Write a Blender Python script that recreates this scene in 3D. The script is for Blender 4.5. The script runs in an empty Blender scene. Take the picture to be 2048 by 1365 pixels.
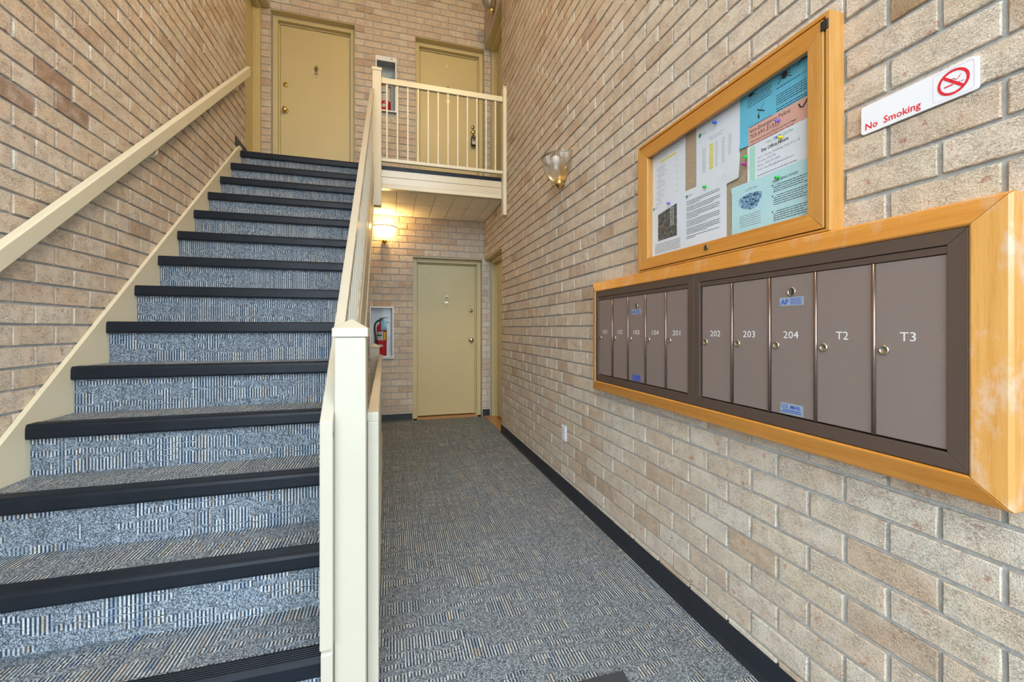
import bpy, bmesh, math, random
from mathutils import Vector, Matrix
R = math.radians
scene = bpy.context.scene
col = scene.collection

# ------------------------------------------------------------------ camera, world, light, exposure
CAM = Vector((0, 0, 1.174)); YAW = math.atan(241 / 832)
cd = bpy.data.cameras.new('camera'); cam = bpy.data.objects.new('camera', cd); col.objects.link(cam)
cd.sensor_width = 36; cd.lens = 832 / 2048 * 36; cd.shift_y = -25.5 / 2048; cd.clip_start = .02
cam.location = CAM; cam.rotation_euler = (R(90), 0, -YAW)
scene.camera = cam
w = bpy.data.worlds.new('sky'); scene.world = w; w.use_nodes = True
bg = w.node_tree.nodes['Background']; bg.inputs[0].default_value = (.77, .885, 1.0, 1); bg.inputs[1].default_value = 7.6
LAMP_COL = (1.0, .60, .20)
LAMP_W = 42
CEIL_FILL_W = 122
vs = scene.view_settings
vs.view_transform = 'Standard'; vs.look = 'None'; vs.exposure = .18; vs.gamma = 1; vs.use_curve_mapping = False

# ------------------------------------------------------------------ main dimensions (metres)
XL, XR, YB, YF = -1.357, 1.19, 5.43, -2.0      # left / right / back wall faces, glazed front behind the camera
YW, LX = -.35, 3.3                              # brick walls end here; unseen entrance lobby behind the camera, widened so daylight reaches the side walls
ZL, ZC = 2.81, 5.75                             # landing level, top of the stairwell
YLAND = 4.39                                    # landing edge
RISE, RUN, NST = ZL / 14, .2335, 14
COURSE, PITCH, Z0 = .0825, .206, .032           # brick coursing
SX0, SX1 = -1.336, -.198                        # stair flight between wall skirt and open string

# ------------------------------------------------------------------ material helpers
class G:
    """tiny node-graph writer"""
    def __init__(s, name):
        s.m = bpy.data.materials.new(name); s.m.use_nodes = True
        s.t = s.m.node_tree; s.b = s.t.nodes['Principled BSDF']; s.out = s.t.nodes['Material Output']
    def n(s, typ, **kw):
        nd = s.t.nodes.new(typ)
        for k, v in kw.items(): setattr(nd, k, v)
        return nd
    def set(s, sock, v):
        if isinstance(v, bpy.types.NodeSocket): s.t.links.new(v, sock)
        else:
            if sock.type == 'RGBA' and len(v) == 3: v = (*v, 1)
            sock.default_value = v
    def math(s, op, a, b=0., c=None):
        nd = s.n('ShaderNodeMath', operation=op); s.set(nd.inputs[0], a); s.set(nd.inputs[1], b)
        if c is not None: s.set(nd.inputs[2], c)
        return nd.outputs[0]
    def vec(s, x, y, z):
        nd = s.n('ShaderNodeCombineXYZ')
        for i, v in enumerate((x, y, z)): s.set(nd.inputs[i], v)
        return nd.outputs[0]
    def pos(s): return s.n('ShaderNodeNewGeometry').outputs['Position']
    def sep(s, v):
        nd = s.n('ShaderNodeSeparateXYZ'); s.set(nd.inputs[0], v); return nd.outputs
    def vmul(s, v, k):
        nd = s.n('ShaderNodeVectorMath', operation='MULTIPLY'); s.set(nd.inputs[0], v); s.set(nd.inputs[1], k); return nd.outputs[0]
    def noise(s, v, scale, detail=2., rough=.5, w_=None):
        nd = s.n('ShaderNodeTexNoise'); nd.noise_dimensions = '3D' if w_ is None else '4D'
        s.set(nd.inputs['Vector'], v); nd.inputs['Scale'].default_value = scale
        nd.inputs['Detail'].default_value = detail; nd.inputs['Roughness'].default_value = rough
        if w_ is not None: s.set(nd.inputs['W'], w_)
        return nd.outputs[0]
    def white(s, v):
        nd = s.n('ShaderNodeTexWhiteNoise'); nd.noise_dimensions = '3D'; s.set(nd.inputs['Vector'], v); return nd.outputs[0]
    def ramp(s, f, stops, mode='LINEAR'):
        nd = s.n('ShaderNodeValToRGB'); r = nd.color_ramp; r.interpolation = mode
        while len(r.elements) < len(stops): r.elements.new(.5)
        for e, (p, c) in zip(r.elements, stops):
            e.position = p; e.color = (*c, 1) if not isinstance(c, float) else (c, c, c, 1)
        s.set(nd.inputs[0], f); return nd.outputs[0]
    def mix(s, f, a, b, mode='MIX'):
        nd = s.n('ShaderNodeMix', data_type='RGBA', blend_type=mode)
        s.set(nd.inputs[0], f); s.set(nd.inputs[6], a); s.set(nd.inputs[7], b); return nd.outputs[2]
    def bump(s, h, strength=.3, dist=.002):
        nd = s.n('ShaderNodeBump'); nd.inputs['Strength'].default_value = strength; nd.inputs['Distance'].default_value = dist
        s.set(nd.inputs['Height'], h); s.set(s.b.inputs['Normal'], nd.outputs[0])
    def base(s, c): s.set(s.b.inputs['Base Color'], c)
    def rough(s, r): s.set(s.b.inputs['Roughness'], r)

def paint(name, c, rough=.45, bump=.12, scale=90, var=.05):
    g = G(name); p = g.pos()
    n1 = g.noise(p, 3.5, 3)
    lo = tuple(x * (1 - var) for x in c); hi = tuple(min(1, x * (1 + var)) for x in c)
    g.base(g.mix(n1, lo, hi)); g.rough(rough)
    if bump: g.bump(g.noise(p, scale, 3), bump, .002)
    return g.m
def metal(name, c, rough=.3, met=1.):
    g = G(name); g.base(c); g.rough(rough); g.b.inputs['Metallic'].default_value = met
    return g.m
def glow(name, c, strength):
    g = G(name); g.base((.8, .8, .8)); g.set(g.b.inputs['Emission Color'], c); g.b.inputs['Emission Strength'].default_value = strength
    return g.m
def wood(name, axis, c0, c1, worn=0.):
    g = G(name); p = g.pos()
    k = {'y': (55, 2.2, 55), 'z': (55, 55, 2.2)}[axis]
    q = g.vmul(p, k)
    f = g.noise(q, 1., 5, .65)
    fine = g.noise(g.vmul(p, tuple(v * 6 for v in k)), 1., 2)
    c = g.ramp(f, [(.25, c0), (.75, c1)])
    c = g.mix(g.math('MULTIPLY', g.math('GREATER_THAN', fine, .60), .16), c, tuple(v * .45 for v in c0))
    if worn:
        wn = g.noise(g.vmul(p, (14, 14, 7)), 1., 5, .7)
        c = g.mix(g.math('MULTIPLY', g.ramp(wn, [(.50, 0.), (.62, 1.)]), worn), c, (.62, .42, .28))
    g.base(c); g.rough(g.ramp(f, [(.3, .28), (.8, .42)]))
    g.b.inputs['Coat Weight'].default_value = .25
    g.bump(fine, .08, .001)
    return g.m

def brick_mat(name, tint=None):
    g = G(name); p = g.pos()
    at = g.n('ShaderNodeAttribute', attribute_name='rnd').outputs['Fac']
    ob = g.n('ShaderNodeObjectInfo').outputs['Random']
    rnd = g.math('FRACT', g.math('ADD', at, ob))
    if tint is None:
        c = g.ramp(rnd, [(0, (.655, .560, .42)), (.2, (.70, .625, .51)), (.38, (.645, .535, .41)), (.55, (.715, .655, .55)),
                         (.72, (.635, .515, .395)), (.86, (.68, .59, .455)), (.955, (.58, .455, .33)), (1., (.47, .355, .26))])
    else:
        c = g.ramp(rnd, [(0, tint), (1, tuple(v * .85 for v in tint))])
    w1 = g.math('MULTIPLY', rnd, 37.)
    big = g.noise(p, 9., 3, .55, w1)
    c = g.mix(g.ramp(big, [(.42, 0.), (.78, .5)]), c, (.62, .43, .30))
    pale = g.noise(p, 13., 2, .5, g.math('ADD', w1, 5.))
    c = g.mix(g.ramp(pale, [(.48, 0.), (.8, .6)]), c, (.72, .655, .58))
    spot = g.noise(p, 42., 4, .6, w1)
    c = g.mix(g.ramp(spot, [(.60, 0.), (.69, .75)]), c, (.48, .215, .14))
    grain = g.noise(p, 330., 2, .6)
    c = g.mix(1., c, g.ramp(grain, [(.25, (.52, .49, .45)), (.48, (1., 1., 1.)), (.8, (1.16, 1.16, 1.16))]), 'MULTIPLY')
    pit = g.n('ShaderNodeTexVoronoi'); pit.inputs['Scale'].default_value = 75.; g.set(pit.inputs['Vector'], p)
    sel = g.math('GREATER_THAN', g.sep(pit.outputs['Color'])[0], .955)
    pitm = g.math('MULTIPLY', sel, g.math('LESS_THAN', pit.outputs['Distance'], .17))
    c = g.mix(g.math('MULTIPLY', pitm, .75), c, (.14, .09, .07))
    fis = g.noise(g.vmul(p, (1, 1, 3.2)), 58., 4, .7, w1)
    fm = g.ramp(g.math('ABSOLUTE', g.math('SUBTRACT', fis, .5)), [(0., 1.), (.022, 0.)])
    fm = g.math('MULTIPLY', fm, g.ramp(g.noise(p, 22., 2, .5, w1), [(.42, 0.), (.6, 1.)]))
    c = g.mix(g.math('MULTIPLY', fm, .5), c, (.30, .22, .17))
    g.base(c); g.rough(.93); g.b.inputs['Specular IOR Level'].default_value = .25
    h = g.math('ADD', g.math('MULTIPLY', g.noise(g.vmul(p, (1, 1, 2.2)), 95., 4, .62, w1), 1.), g.math('MULTIPLY', grain, .45))
    h = g.math('SUBTRACT', h, g.math('MULTIPLY', g.math('MAXIMUM', pitm, fm), .5))
    g.bump(h, .75, .0045)
    return g.m

def carpet_mat():
    g = G('loop_carpet'); x, y, z = g.sep(g.pos())
    v0 = g.math('ADD', y, z)
    cidx = g.math('FLOOR', g.math('DIVIDE', x, .0056))
    cj = g.white(g.vec(cidx, 3., 7.))
    v = g.math('ADD', v0, g.math('MULTIPLY', cj, .007))
    def rows(h, k, off, th, uscale):
        r = g.math('FLOOR', g.math('DIVIDE', v, h))
        nz = g.noise(g.vec(g.math('MULTIPLY', x, uscale), g.math('ADD', g.math('MULTIPLY', r, k), off), off), 1., 1.)
        m = g.math('GREATER_THAN', nz, th)
        fr = g.math('FRACT', g.math('DIVIDE', v, h))
        return g.math('MULTIPLY', m, g.math('LESS_THAN', fr, .84)), r
    m1, r1 = rows(.024, 3.77, 11.3, .525, 3.4)
    m2, r2 = rows(.058, 5.31, 47.9, .58, 4.2)
    m3, r3 = rows(.33, 7.7, 87.1, .665, 6.)
    mask = g.math('MAXIMUM', g.math('MAXIMUM', m1, m2), g.math('MULTIPLY', m3, .55))
    ci = g.white(g.vec(cidx, g.math('FLOOR', g.math('DIVIDE', r2, 2.)), 1.))
    odd = g.math('MODULO', g.math('ABSOLUTE', cidx), 2.)
    light = g.ramp(ci, [(0, (.40, .45, .49)), (.5, (.54, .58, .58)), (.8, (.24, .32, .41)), (.93, (.40, .36, .30))], 'CONSTANT')
    dark = g.ramp(ci, [(0, (.016, .027, .058)), (.34, (.025, .035, .052)), (.62, (.070, .085, .10)), (.80, (.095, .062, .038)), (.9, (.020, .034, .072))], 'CONSTANT')
    stripe = g.mix(odd, light, dark)
    sp = g.white(g.vec(g.math('FLOOR', g.math('DIVIDE', x, .0028)), g.math('FLOOR', g.math('DIVIDE', v0, .0034)), 5.))
    basec = g.ramp(sp, [(0, (.037, .048, .062)), (.45, (.130, .158, .190)), (1, (.36, .41, .455))])
    colw = g.math('ADD', .86, g.math('MULTIPLY', cj, .28))
    basec = g.mix(1., basec, g.vec(colw, colw, colw), 'MULTIPLY')
    stripe = g.mix(1., stripe, g.ramp(sp, [(0, (.72, .72, .72)), (1, (1.2, 1.2, 1.2))]), 'MULTIPLY')
    wear = g.noise(g.vec(x, v0, 0.), 2.2, 3)
    c = g.mix(g.math('MULTIPLY', mask, .92), basec, stripe)
    c = g.mix(g.ramp(wear, [(.35, 0.), (.75, .22)]), c, (.12, .115, .10))
    g.base(c); g.rough(1.); g.b.inputs['Specular IOR Level'].default_value = .1
    g.bump(sp, .5, .0025)
    return g.m

def glass_mat(name, tint=(.97, .98, .98), refl=1.):
    m = bpy.data.materials.new(name); m.use_nodes = True; t = m.node_tree; t.nodes.clear()
    o = t.nodes.new('ShaderNodeOutputMaterial'); mx = t.nodes.new('ShaderNodeMixShader')
    tr = t.nodes.new('ShaderNodeBsdfTransparent'); tr.inputs[0].default_value = (*tint, 1)
    gl = t.nodes.new('ShaderNodeBsdfGlossy'); gl.inputs['Roughness'].default_value = .02
    lw = t.nodes.new('ShaderNodeLayerWeight'); lw.inputs[0].default_value = .5
    p5 = t.nodes.new('ShaderNodeMath'); p5.operation = 'POWER'; p5.inputs[1].default_value = 5.; t.links.new(lw.outputs['Facing'], p5.inputs[0])
    fr = t.nodes.new('ShaderNodeMath'); fr.operation = 'MULTIPLY_ADD'; fr.inputs[1].default_value = .5 * refl; fr.inputs[2].default_value = .03 * refl; t.links.new(p5.outputs[0], fr.inputs[0])
    t.links.new(fr.outputs[0], mx.inputs[0]); t.links.new(tr.outputs[0], mx.inputs[1]); t.links.new(gl.outputs[0], mx.inputs[2])
    t.links.new(mx.outputs[0], o.inputs[0]); return m
def ribbed_glass():
    m = bpy.data.materials.new('ribbed_lamp_glass'); m.use_nodes = True; t = m.node_tree; t.nodes.clear()
    o = t.nodes.new('ShaderNodeOutputMaterial'); mx = t.nodes.new('ShaderNodeMixShader'); m2 = t.nodes.new('ShaderNodeMixShader')
    tr = t.nodes.new('ShaderNodeBsdfTransparent'); tr.inputs[0].default_value = (.93, .94, .93, 1)
    tl = t.nodes.new('ShaderNodeBsdfTranslucent'); tl.inputs[0].default_value = (.9, .9, .88, 1)
    gl = t.nodes.new('ShaderNodeBsdfGlossy'); gl.inputs['Roughness'].default_value = .08
    fr = t.nodes.new('ShaderNodeFresnel'); fr.inputs[0].default_value = 1.6
    mx.inputs[0].default_value = .28
    t.links.new(tr.outputs[0], mx.inputs[1]); t.links.new(tl.outputs[0], mx.inputs[2])
    t.links.new(fr.outputs[0], m2.inputs[0]); t.links.new(mx.outputs[0], m2.inputs[1]); t.links.new(gl.outputs[0], m2.inputs[2])
    t.links.new(m2.outputs[0], o.inputs[0]); return m

M = {}
M['brick'] = brick_mat('tan_brick')
M['brick_red'] = brick_mat('flashed_red_brown_brick', (.40, .27, .19))
M['brick_brown'] = brick_mat('brown_stained_brick', (.34, .23, .11))
g = G('mortar'); p = g.pos(); g.base(g.ramp(g.noise(p, 60, 4), [(.3, (.37, .37, .355)), (.7, (.50, .50, .485))])); g.rough(.95); g.bump(g.noise(p, 260, 3), .5, .003); M['mortar'] = g.m
M['carpet'] = carpet_mat()
M['cream'] = paint('cream_gloss_paint', (.66, .60, .44), .36, .14, 70)
M['cream_dimmed'] = paint('cream_timber_dimmed', (.465, .43, .34), .34, .16, 45)  # same cream paint, darkened to offset strong daylight on the near railings
M['cream_lit'] = paint('cream_timber_lit', (.66, .61, .455), .36, .14, 45)  # brighter copy of that paint, lit tone for handrail and landing railing
M['door'] = paint('yellow_cream_door_paint', (.58, .485, .25), .42, .10, 120)
M['fascia'] = paint('glossy_fascia_paint', (.62, .56, .42), .2, .5, 60)
M['ceil'] = paint('ceiling_tile_paint', (.84, .81, .71), .7, .5, 200)
M['ceil_joint'] = paint('ceiling_joint', (.50, .44, .30), .9, 0)
g = G('black_vinyl_nosing'); p = g.pos(); g.base(g.mix(g.noise(p, 9, 3), (.006, .008, .012), (.012, .016, .022))); g.rough(g.ramp(g.noise(p, 12, 3), [(.3, .34), (.8, .46)])); g.b.inputs['Specular IOR Level'].default_value = .22; M['nosing'] = g.m
g = G('black_rubber_base'); p = g.pos(); g.base(g.mix(g.noise(p, 6, 4), (.010, .012, .018), (.020, .024, .032))); g.rough(.5); M['base'] = g.m
M['oak_y'] = wood('golden_oak_lengthwise', 'y', (.50, .190, .026), (.645, .295, .058))
M['oak_z'] = wood('golden_oak_upright', 'z', (.53, .235, .045), (.66, .345, .10))
M['oak_worn'] = wood('golden_oak_upright_worn', 'z', (.55, .24, .042), (.66, .345, .092), .75)
M['oak_top'] = wood('golden_oak_lengthwise_worn', 'y', (.50, .190, .026), (.645, .295, .058), .35)
M['threshold'] = wood('orange_wood_threshold', 'y', (.40, .17, .04), (.55, .27, .08))
g = G('bronze_mailbox_frame'); p = g.pos(); g.base((.125, .087, .068)); g.rough(.42); g.b.inputs['Metallic'].default_value = .35; g.bump(g.noise(p, 600, 2), .1, .0006); M['bronze'] = g.m
g = G('bronze_mailbox_door'); p = g.pos(); sp = g.noise(p, 900, 2)
g.base(g.ramp(sp, [(.3, (.200, .150, .130)), (.75, (.330, .265, .243))])); g.rough(.42); g.b.inputs['Metallic'].default_value = .15; g.bump(sp, .08, .0005); M['bronze_door'] = g.m
M['rib'] = metal('bronze_rib', (.26, .19, .155), .22, .8)
M['nickel'] = metal('nickel', (.62, .58, .48), .22)
M['brass'] = metal('polished_brass', (.80, .58, .22), .16)
M['antique'] = metal('antique_brass', (.32, .27, .17), .32)
M['dark'] = paint('dark_hole', (.02, .02, .02), .6, 0)
M['white'] = paint('white_plastic', (.84, .85, .88), .35, 0)
M['white_metal'] = paint('white_enamel', (.80, .83, .84), .3, 0)
M['grey_metal'] = paint('grey_cabinet_lining', (.50, .53, .52), .5, 0)
M['ink_red'] = paint('red_print', (.72, .02, .035), .5, 0)
M['ink_line'] = paint('pink_thin_line', (.75, .45, .62), .5, 0)
M['ink'] = paint('black_print', (.035, .04, .055), .6, 0)
M['ink_grey'] = paint('grey_print', (.30, .31, .36), .6, 0)
M['ink_green'] = paint('green_print', (.10, .30, .16), .6, 0)
M['ink_lime'] = paint('lime_print', (.30, .48, .12), .6, 0)
M['ink_blue'] = paint('blue_print', (.03, .16, .50), .6, 0)
M['hilite'] = paint('yellow_highlighter', (.80, .70, .06), .6, 0)
M['paper'] = paint('white_paper', (.78, .80, .86), .7, 0, var=.02)
M['paper_blue'] = paint('bright_blue_paper', (.14, .52, .71), .7, 0, var=.03)
M['paper_pink'] = paint('salmon_paper', (.78, .42, .34), .7, 0, var=.03)
M['paper_cyan'] = paint('pale_cyan_paper', (.50, .75, .79), .7, 0, var=.03)
M['paper_mint'] = paint('mint_margin', (.42, .74, .60), .7, 0)
g = G('cork'); p = g.pos(); g.base(g.ramp(g.noise(p, 220, 4, .7), [(.3, (.36, .255, .16)), (.7, (.56, .43, .30))])); g.rough(.9); M['cork'] = g.m
g = G('firefighter_photo'); p = g.pos(); a = g.noise(p, 70, 4, .7); b_ = g.noise(p, 26, 2)
c = g.ramp(a, [(.3, (.02, .02, .02)), (.5, (.10, .10, .09)), (.7, (.32, .30, .27)), (.85, (.6, .6, .6))])
g.base(g.mix(g.ramp(b_, [(.60, 0.), (.72, .6)]), c, (.36, .11, .06))); g.rough(.6); M['photo'] = g.m
g = G('site_map_print'); p = g.pos(); a = g.noise(p, 95, 3, .6)
g.base(g.ramp(a, [(.35, (.05, .14, .28)), (.5, (.17, .33, .50)), (.68, (.45, .62, .75))])); g.rough(.6); M['map'] = g.m
g = G('silver_sticker'); g.base((.42, .52, .62)); g.rough(.35); g.b.inputs['Metallic'].default_value = .4; M['sticker'] = g.m
M['sticker_blue'] = paint('dull_blue_sticker', (.10, .13, .36), .45, 0)
M['ink_mail'] = paint('royal_blue_print', (.03, .09, .50), .5, 0)
M['num'] = paint('white_engraving', (.80, .80, .80), .6, 0)
M['ext_red'] = paint('extinguisher_red', (.55, .022, .03), .25, 0)
M['black'] = paint('black_plastic', (.018, .018, .02), .4, 0)
M['tag_blue'] = paint('blue_inspection_tag', (.16, .48, .72), .6, 0)
M['label_grey'] = paint('silver_label', (.60, .60, .58), .5, 0)
M['label_yellow'] = paint('yellow_label', (.75, .52, .04), .5, 0)
M['mat'] = paint('dark_rubber_mat', (.035, .045, .055), .7, .6, 160)
M['concrete'] = paint('grey_concrete', (.42, .41, .38), .9, .3, 40)
M['asphalt'] = paint('grey_asphalt', (.17, .17, .165), .95, .3, 40)
M['alu'] = metal('dark_aluminium', (.10, .09, .08), .4)
M['wallpaint'] = paint('pale_wall_paint', (.78, .74, .64), .8, .1, 60)
M['glass'] = glass_mat('clear_glass'); M['glass_case'] = glass_mat('case_glass', (.97, .98, .98), .3)
M['ribbed'] = ribbed_glass()
M['bulb_on'] = glow('lit_bulb', (1, .80, .48), 7.)
M['bulb_off'] = paint('frosted_bulb', (.85, .85, .83), .4, 0)
for k, c in dict(pin_blue=(.02, .12, .75), pin_green=(.03, .55, .07), pin_purple=(.30, .16, .72), pin_yellow=(.85, .72, .03), pin_magenta=(.45, .01, .28)).items():
    M[k] = paint(k, c, .25, 0)

# ------------------------------------------------------------------ mesh helpers
WO = {}
class MB:
    def __init__(s): s.v = []; s.f = []; s.sm = []
    def add(s, vs_, fs, smooth=False):
        o = len(s.v); s.v += [Vector(v) for v in vs_]
        for f in fs: s.f.append([i + o for i in f]); s.sm.append(smooth)
        return s
    def box(s, x0, x1, y0, y1, z0, z1):
        vs_ = [(x, y, z) for z in (z0, z1) for x, y in ((x0, y0), (x1, y0), (x1, y1), (x0, y1))]
        return s.add(vs_, [(3, 2, 1, 0), (4, 5, 6, 7), (0, 1, 5, 4), (1, 2, 6, 5), (2, 3, 7, 6), (3, 0, 4, 7)])
    def hexa(s, a, b):
        """two quads of 4 points joined"""
        return s.add(list(a) + list(b), [(3, 2, 1, 0), (4, 5, 6, 7), (0, 1, 5, 4), (1, 2, 6, 5), (2, 3, 7, 6), (3, 0, 4, 7)])
    def prism(s, poly, a0, a1, axis='x'):
        """poly of (p,q) extruded along axis: x -> (y,z), y -> (x,z), z -> (x,y)"""
        mk = {'x': lambda p, q, a: (a, p, q), 'y': lambda p, q, a: (p, a, q), 'z': lambda p, q, a: (p, q, a)}[axis]
        n = len(poly)
        vs_ = [mk(p, q, a0) for p, q in poly] + [mk(p, q, a1) for p, q in poly]
        fs = [tuple(range(n))[::-1], tuple(range(n, 2 * n))] + [(i, (i + 1) % n, n + (i + 1) % n, n + i) for i in range(n)]
        return s.add(vs_, fs)
    def lathe(s, prof, c=(0, 0, 0), axis='z', seg=20, a0=0., a1=2 * math.pi, smooth=True):
        """prof of (r,h) about axis through c"""
        full = abs(a1 - a0 - 2 * math.pi) < 1e-6; n = seg if full else seg + 1; vs_ = []
        for r, h in prof:
            for i in range(n):
                a = a0 + (a1 - a0) * i / seg; u, v = r * math.cos(a), r * math.sin(a)
                vs_.append({'z': (c[0] + u, c[1] + v, c[2] + h), 'y': (c[0] + u, c[1] + h, c[2] + v), 'x': (c[0] + h, c[1] + u, c[2] + v)}[axis])
        fs = []
        for j in range(len(prof) - 1):
            for i in range(seg):
                k = (i + 1) % n; fs.append((j * n + i, j * n + k, (j + 1) * n + k, (j + 1) * n + i))
        if full:
            fs += [tuple(range(n))[::-1], tuple((len(prof) - 1) * n + i for i in range(n))]
        return s.add(vs_, fs, smooth)
    def tube(s, pts, r, seg=8):
        pts = [Vector(p) for p in pts]; vs_ = []
        for i, p in enumerate(pts):
            d = (pts[min(i + 1, len(pts) - 1)] - pts[max(i - 1, 0)]).normalized()
            a = d.orthogonal().normalized(); b = d.cross(a)
            if i and (a - pa).length > 1e-6:
                a = (pa - d * pa.dot(d)).normalized(); b = d.cross(a)
            pa = a
            rr = r[i] if isinstance(r, (list, tuple)) else r
            vs_ += [p + rr * (math.cos(t) * a + math.sin(t) * b) for t in (2 * math.pi * k / seg for k in range(seg))]
        n = len(pts); fs = [(j * seg + k, j * seg + (k + 1) % seg, (j + 1) * seg + (k + 1) % seg, (j + 1) * seg + k) for j in range(n - 1) for k in range(seg)]
        fs += [tuple(range(seg))[::-1], tuple((n - 1) * seg + k for k in range(seg))]
        return s.add(vs_, fs, True)
    def quad(s, a, b, c, d): return s.add([a, b, c, d], [(0, 1, 2, 3)])
    def build(s, name, mat, parent=None, bev=0., recalc=True, origin=None):
        xs = [v.x for v in s.v]; ys = [v.y for v in s.v]; zs = [v.z for v in s.v]
        o = Vector(origin) if origin is not None else Vector(((min(xs) + max(xs)) / 2, (min(ys) + max(ys)) / 2, min(zs)))
        me = bpy.data.meshes.new(name); me.from_pydata([v - o for v in s.v], [], s.f)
        me.polygons.foreach_set('use_smooth', s.sm)
        if recalc:
            bm = bmesh.new(); bm.from_mesh(me); bmesh.ops.recalc_face_normals(bm, faces=bm.faces); bm.to_mesh(me); bm.free()
        me.materials.append(M[mat] if isinstance(mat, str) else mat)
        return link(name, me, o, parent, bev)
def link(name, me, o, parent=None, bev=0.):
    ob = bpy.data.objects.new(name, me); col.objects.link(ob)
    if parent is not None: ob.parent = parent; ob.location = o - WO[parent.name]
    else: ob.location = o
    WO[ob.name] = Vector(o)
    if bev:
        md = ob.modifiers.new('soft edge', 'BEVEL'); md.width = bev; md.segments = 2; md.limit_method = 'ANGLE'; md.angle_limit = R(40)
    return ob
def tag(o, label, cat, group=None):
    o['label'] = label; o['category'] = cat
    if group: o['group'] = group
    return o
def thing(name, loc, label, cat, group=None):
    o = bpy.data.objects.new(name, None); o.empty_display_size = .05; col.objects.link(o); o.location = loc; WO[o.name] = Vector(loc)
    return tag(o, label, cat, group)
def struct(o): o['kind'] = 'structure'; return o
def sroot(name, loc):
    o = bpy.data.objects.new(name, None); o.empty_display_size = .05; col.objects.link(o); o.location = loc; WO[o.name] = Vector(loc); return struct(o)
MAT_R = Matrix(((0, 0, -1), (-1, 0, 0), (0, 1, 0)))      # text axes on the right wall (x -> -Y, y -> Z, z -> -X)
MAT_B = Matrix(((1, 0, 0), (0, 0, -1), (0, 1, 0)))       # text axes on the back wall
def text(s_, size, mat, parent, at, wall='R', width=None, align='LEFT', bold=0., tilt=0., name='lettering', shear=0., space=1.):
    cu = bpy.data.curves.new('lettering', 'FONT'); cu.body = s_; cu.size = size; cu.align_x = align; cu.align_y = 'BOTTOM_BASELINE'
    cu.resolution_u = 2; cu.offset = bold; cu.shear = shear; cu.fill_mode = 'FRONT'; cu.space_character = space
    to = bpy.data.objects.new('tmp', cu); col.objects.link(to)
    dg = bpy.context.evaluated_depsgraph_get(); me = bpy.data.meshes.new_from_object(to.evaluated_get(dg))
    bpy.data.objects.remove(to); bpy.data.curves.remove(cu)
    xs = [v.co.x for v in me.vertices] or [0, 1]
    k = 1.
    if width: k = width / max(1e-6, max(xs) - min(xs))
    rm = MAT_R if wall == 'R' else MAT_B
    rot = Matrix.Rotation(tilt, 3, 'Z')
    for v in me.vertices: v.co = rm @ (rot @ Vector((v.co.x * k, v.co.y, 0)))
    me.materials.clear(); me.materials.append(M[mat])
    return link(name, me, Vector(at), parent)

# ------------------------------------------------------------------ brick walls
rng = random.Random(7)
F_, C_, S_ = 832., math.cos(YAW), math.sin(YAW)
def proj(x, y, z):
    d = y * C_ + x * S_
    if d < .05: return None
    return 1024 + F_ * (x * C_ - y * S_) / d, 657 - F_ * (z - CAM.z) / d
BL, BH, BD, CH = PITCH - .0105, COURSE - .0105, .03, .0022
def brick_geo(L, H, rg):
    j = lambda a=.0011: rg.uniform(-a, a)
    c = CH
    fr = [(c + j(), j(.0008), c + j()), (L - c + j(), j(.0008), c + j()), (L - c + j(), j(.0008), H - c + j()), (c + j(), j(.0008), H - c + j())]
    ou = [(j(), c, j()), (L + j(), c, j()), (L + j(), c, H + j()), (j(), c, H + j())]
    ba = [(0, BD, 0), (L, BD, 0), (L, BD, H), (0, BD, H)]
    fs = [(0, 1, 2, 3)] + [(i + 4, (i + 1) % 4 + 4, (i + 1) % 4, i) for i in range(4)] + [(i + 8, (i + 1) % 4 + 8, (i + 1) % 4 + 4, i + 4) for i in range(4)]
    return fr + ou + ba, fs
def brick_mesh(L, H, rg, mat='brick'):
    v, f = brick_geo(L, H, rg); me = bpy.data.meshes.new('brick'); me.from_pydata(v, [], f); me.materials.append(M[mat]); return me
VARIANTS = {}
def shared(L, H, mat):
    if abs(L - BL) < 1e-4 and abs(H - BH) < 1e-4:
        k = (mat, rng.randrange(8))
        if k not in VARIANTS: VARIANTS[k] = brick_mesh(BL, BH, rng, mat)
        return VARIANTS[k]
    return brick_mesh(L, H, rng, mat)
def intervals(a0, a1, z0, z1, holes):
    iv = [(a0, a1)]
    for h0, h1, hz0, hz1 in holes:
        if hz1 <= z0 + .004 or hz0 >= z1 - .004: continue
        nx = []
        for p, q in iv:
            if h1 <= p or h0 >= q: nx.append((p, q)); continue
            if h0 > p: nx.append((p, h0))
            if h1 < q: nx.append((h1, q))
        iv = nx
    return iv
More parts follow.
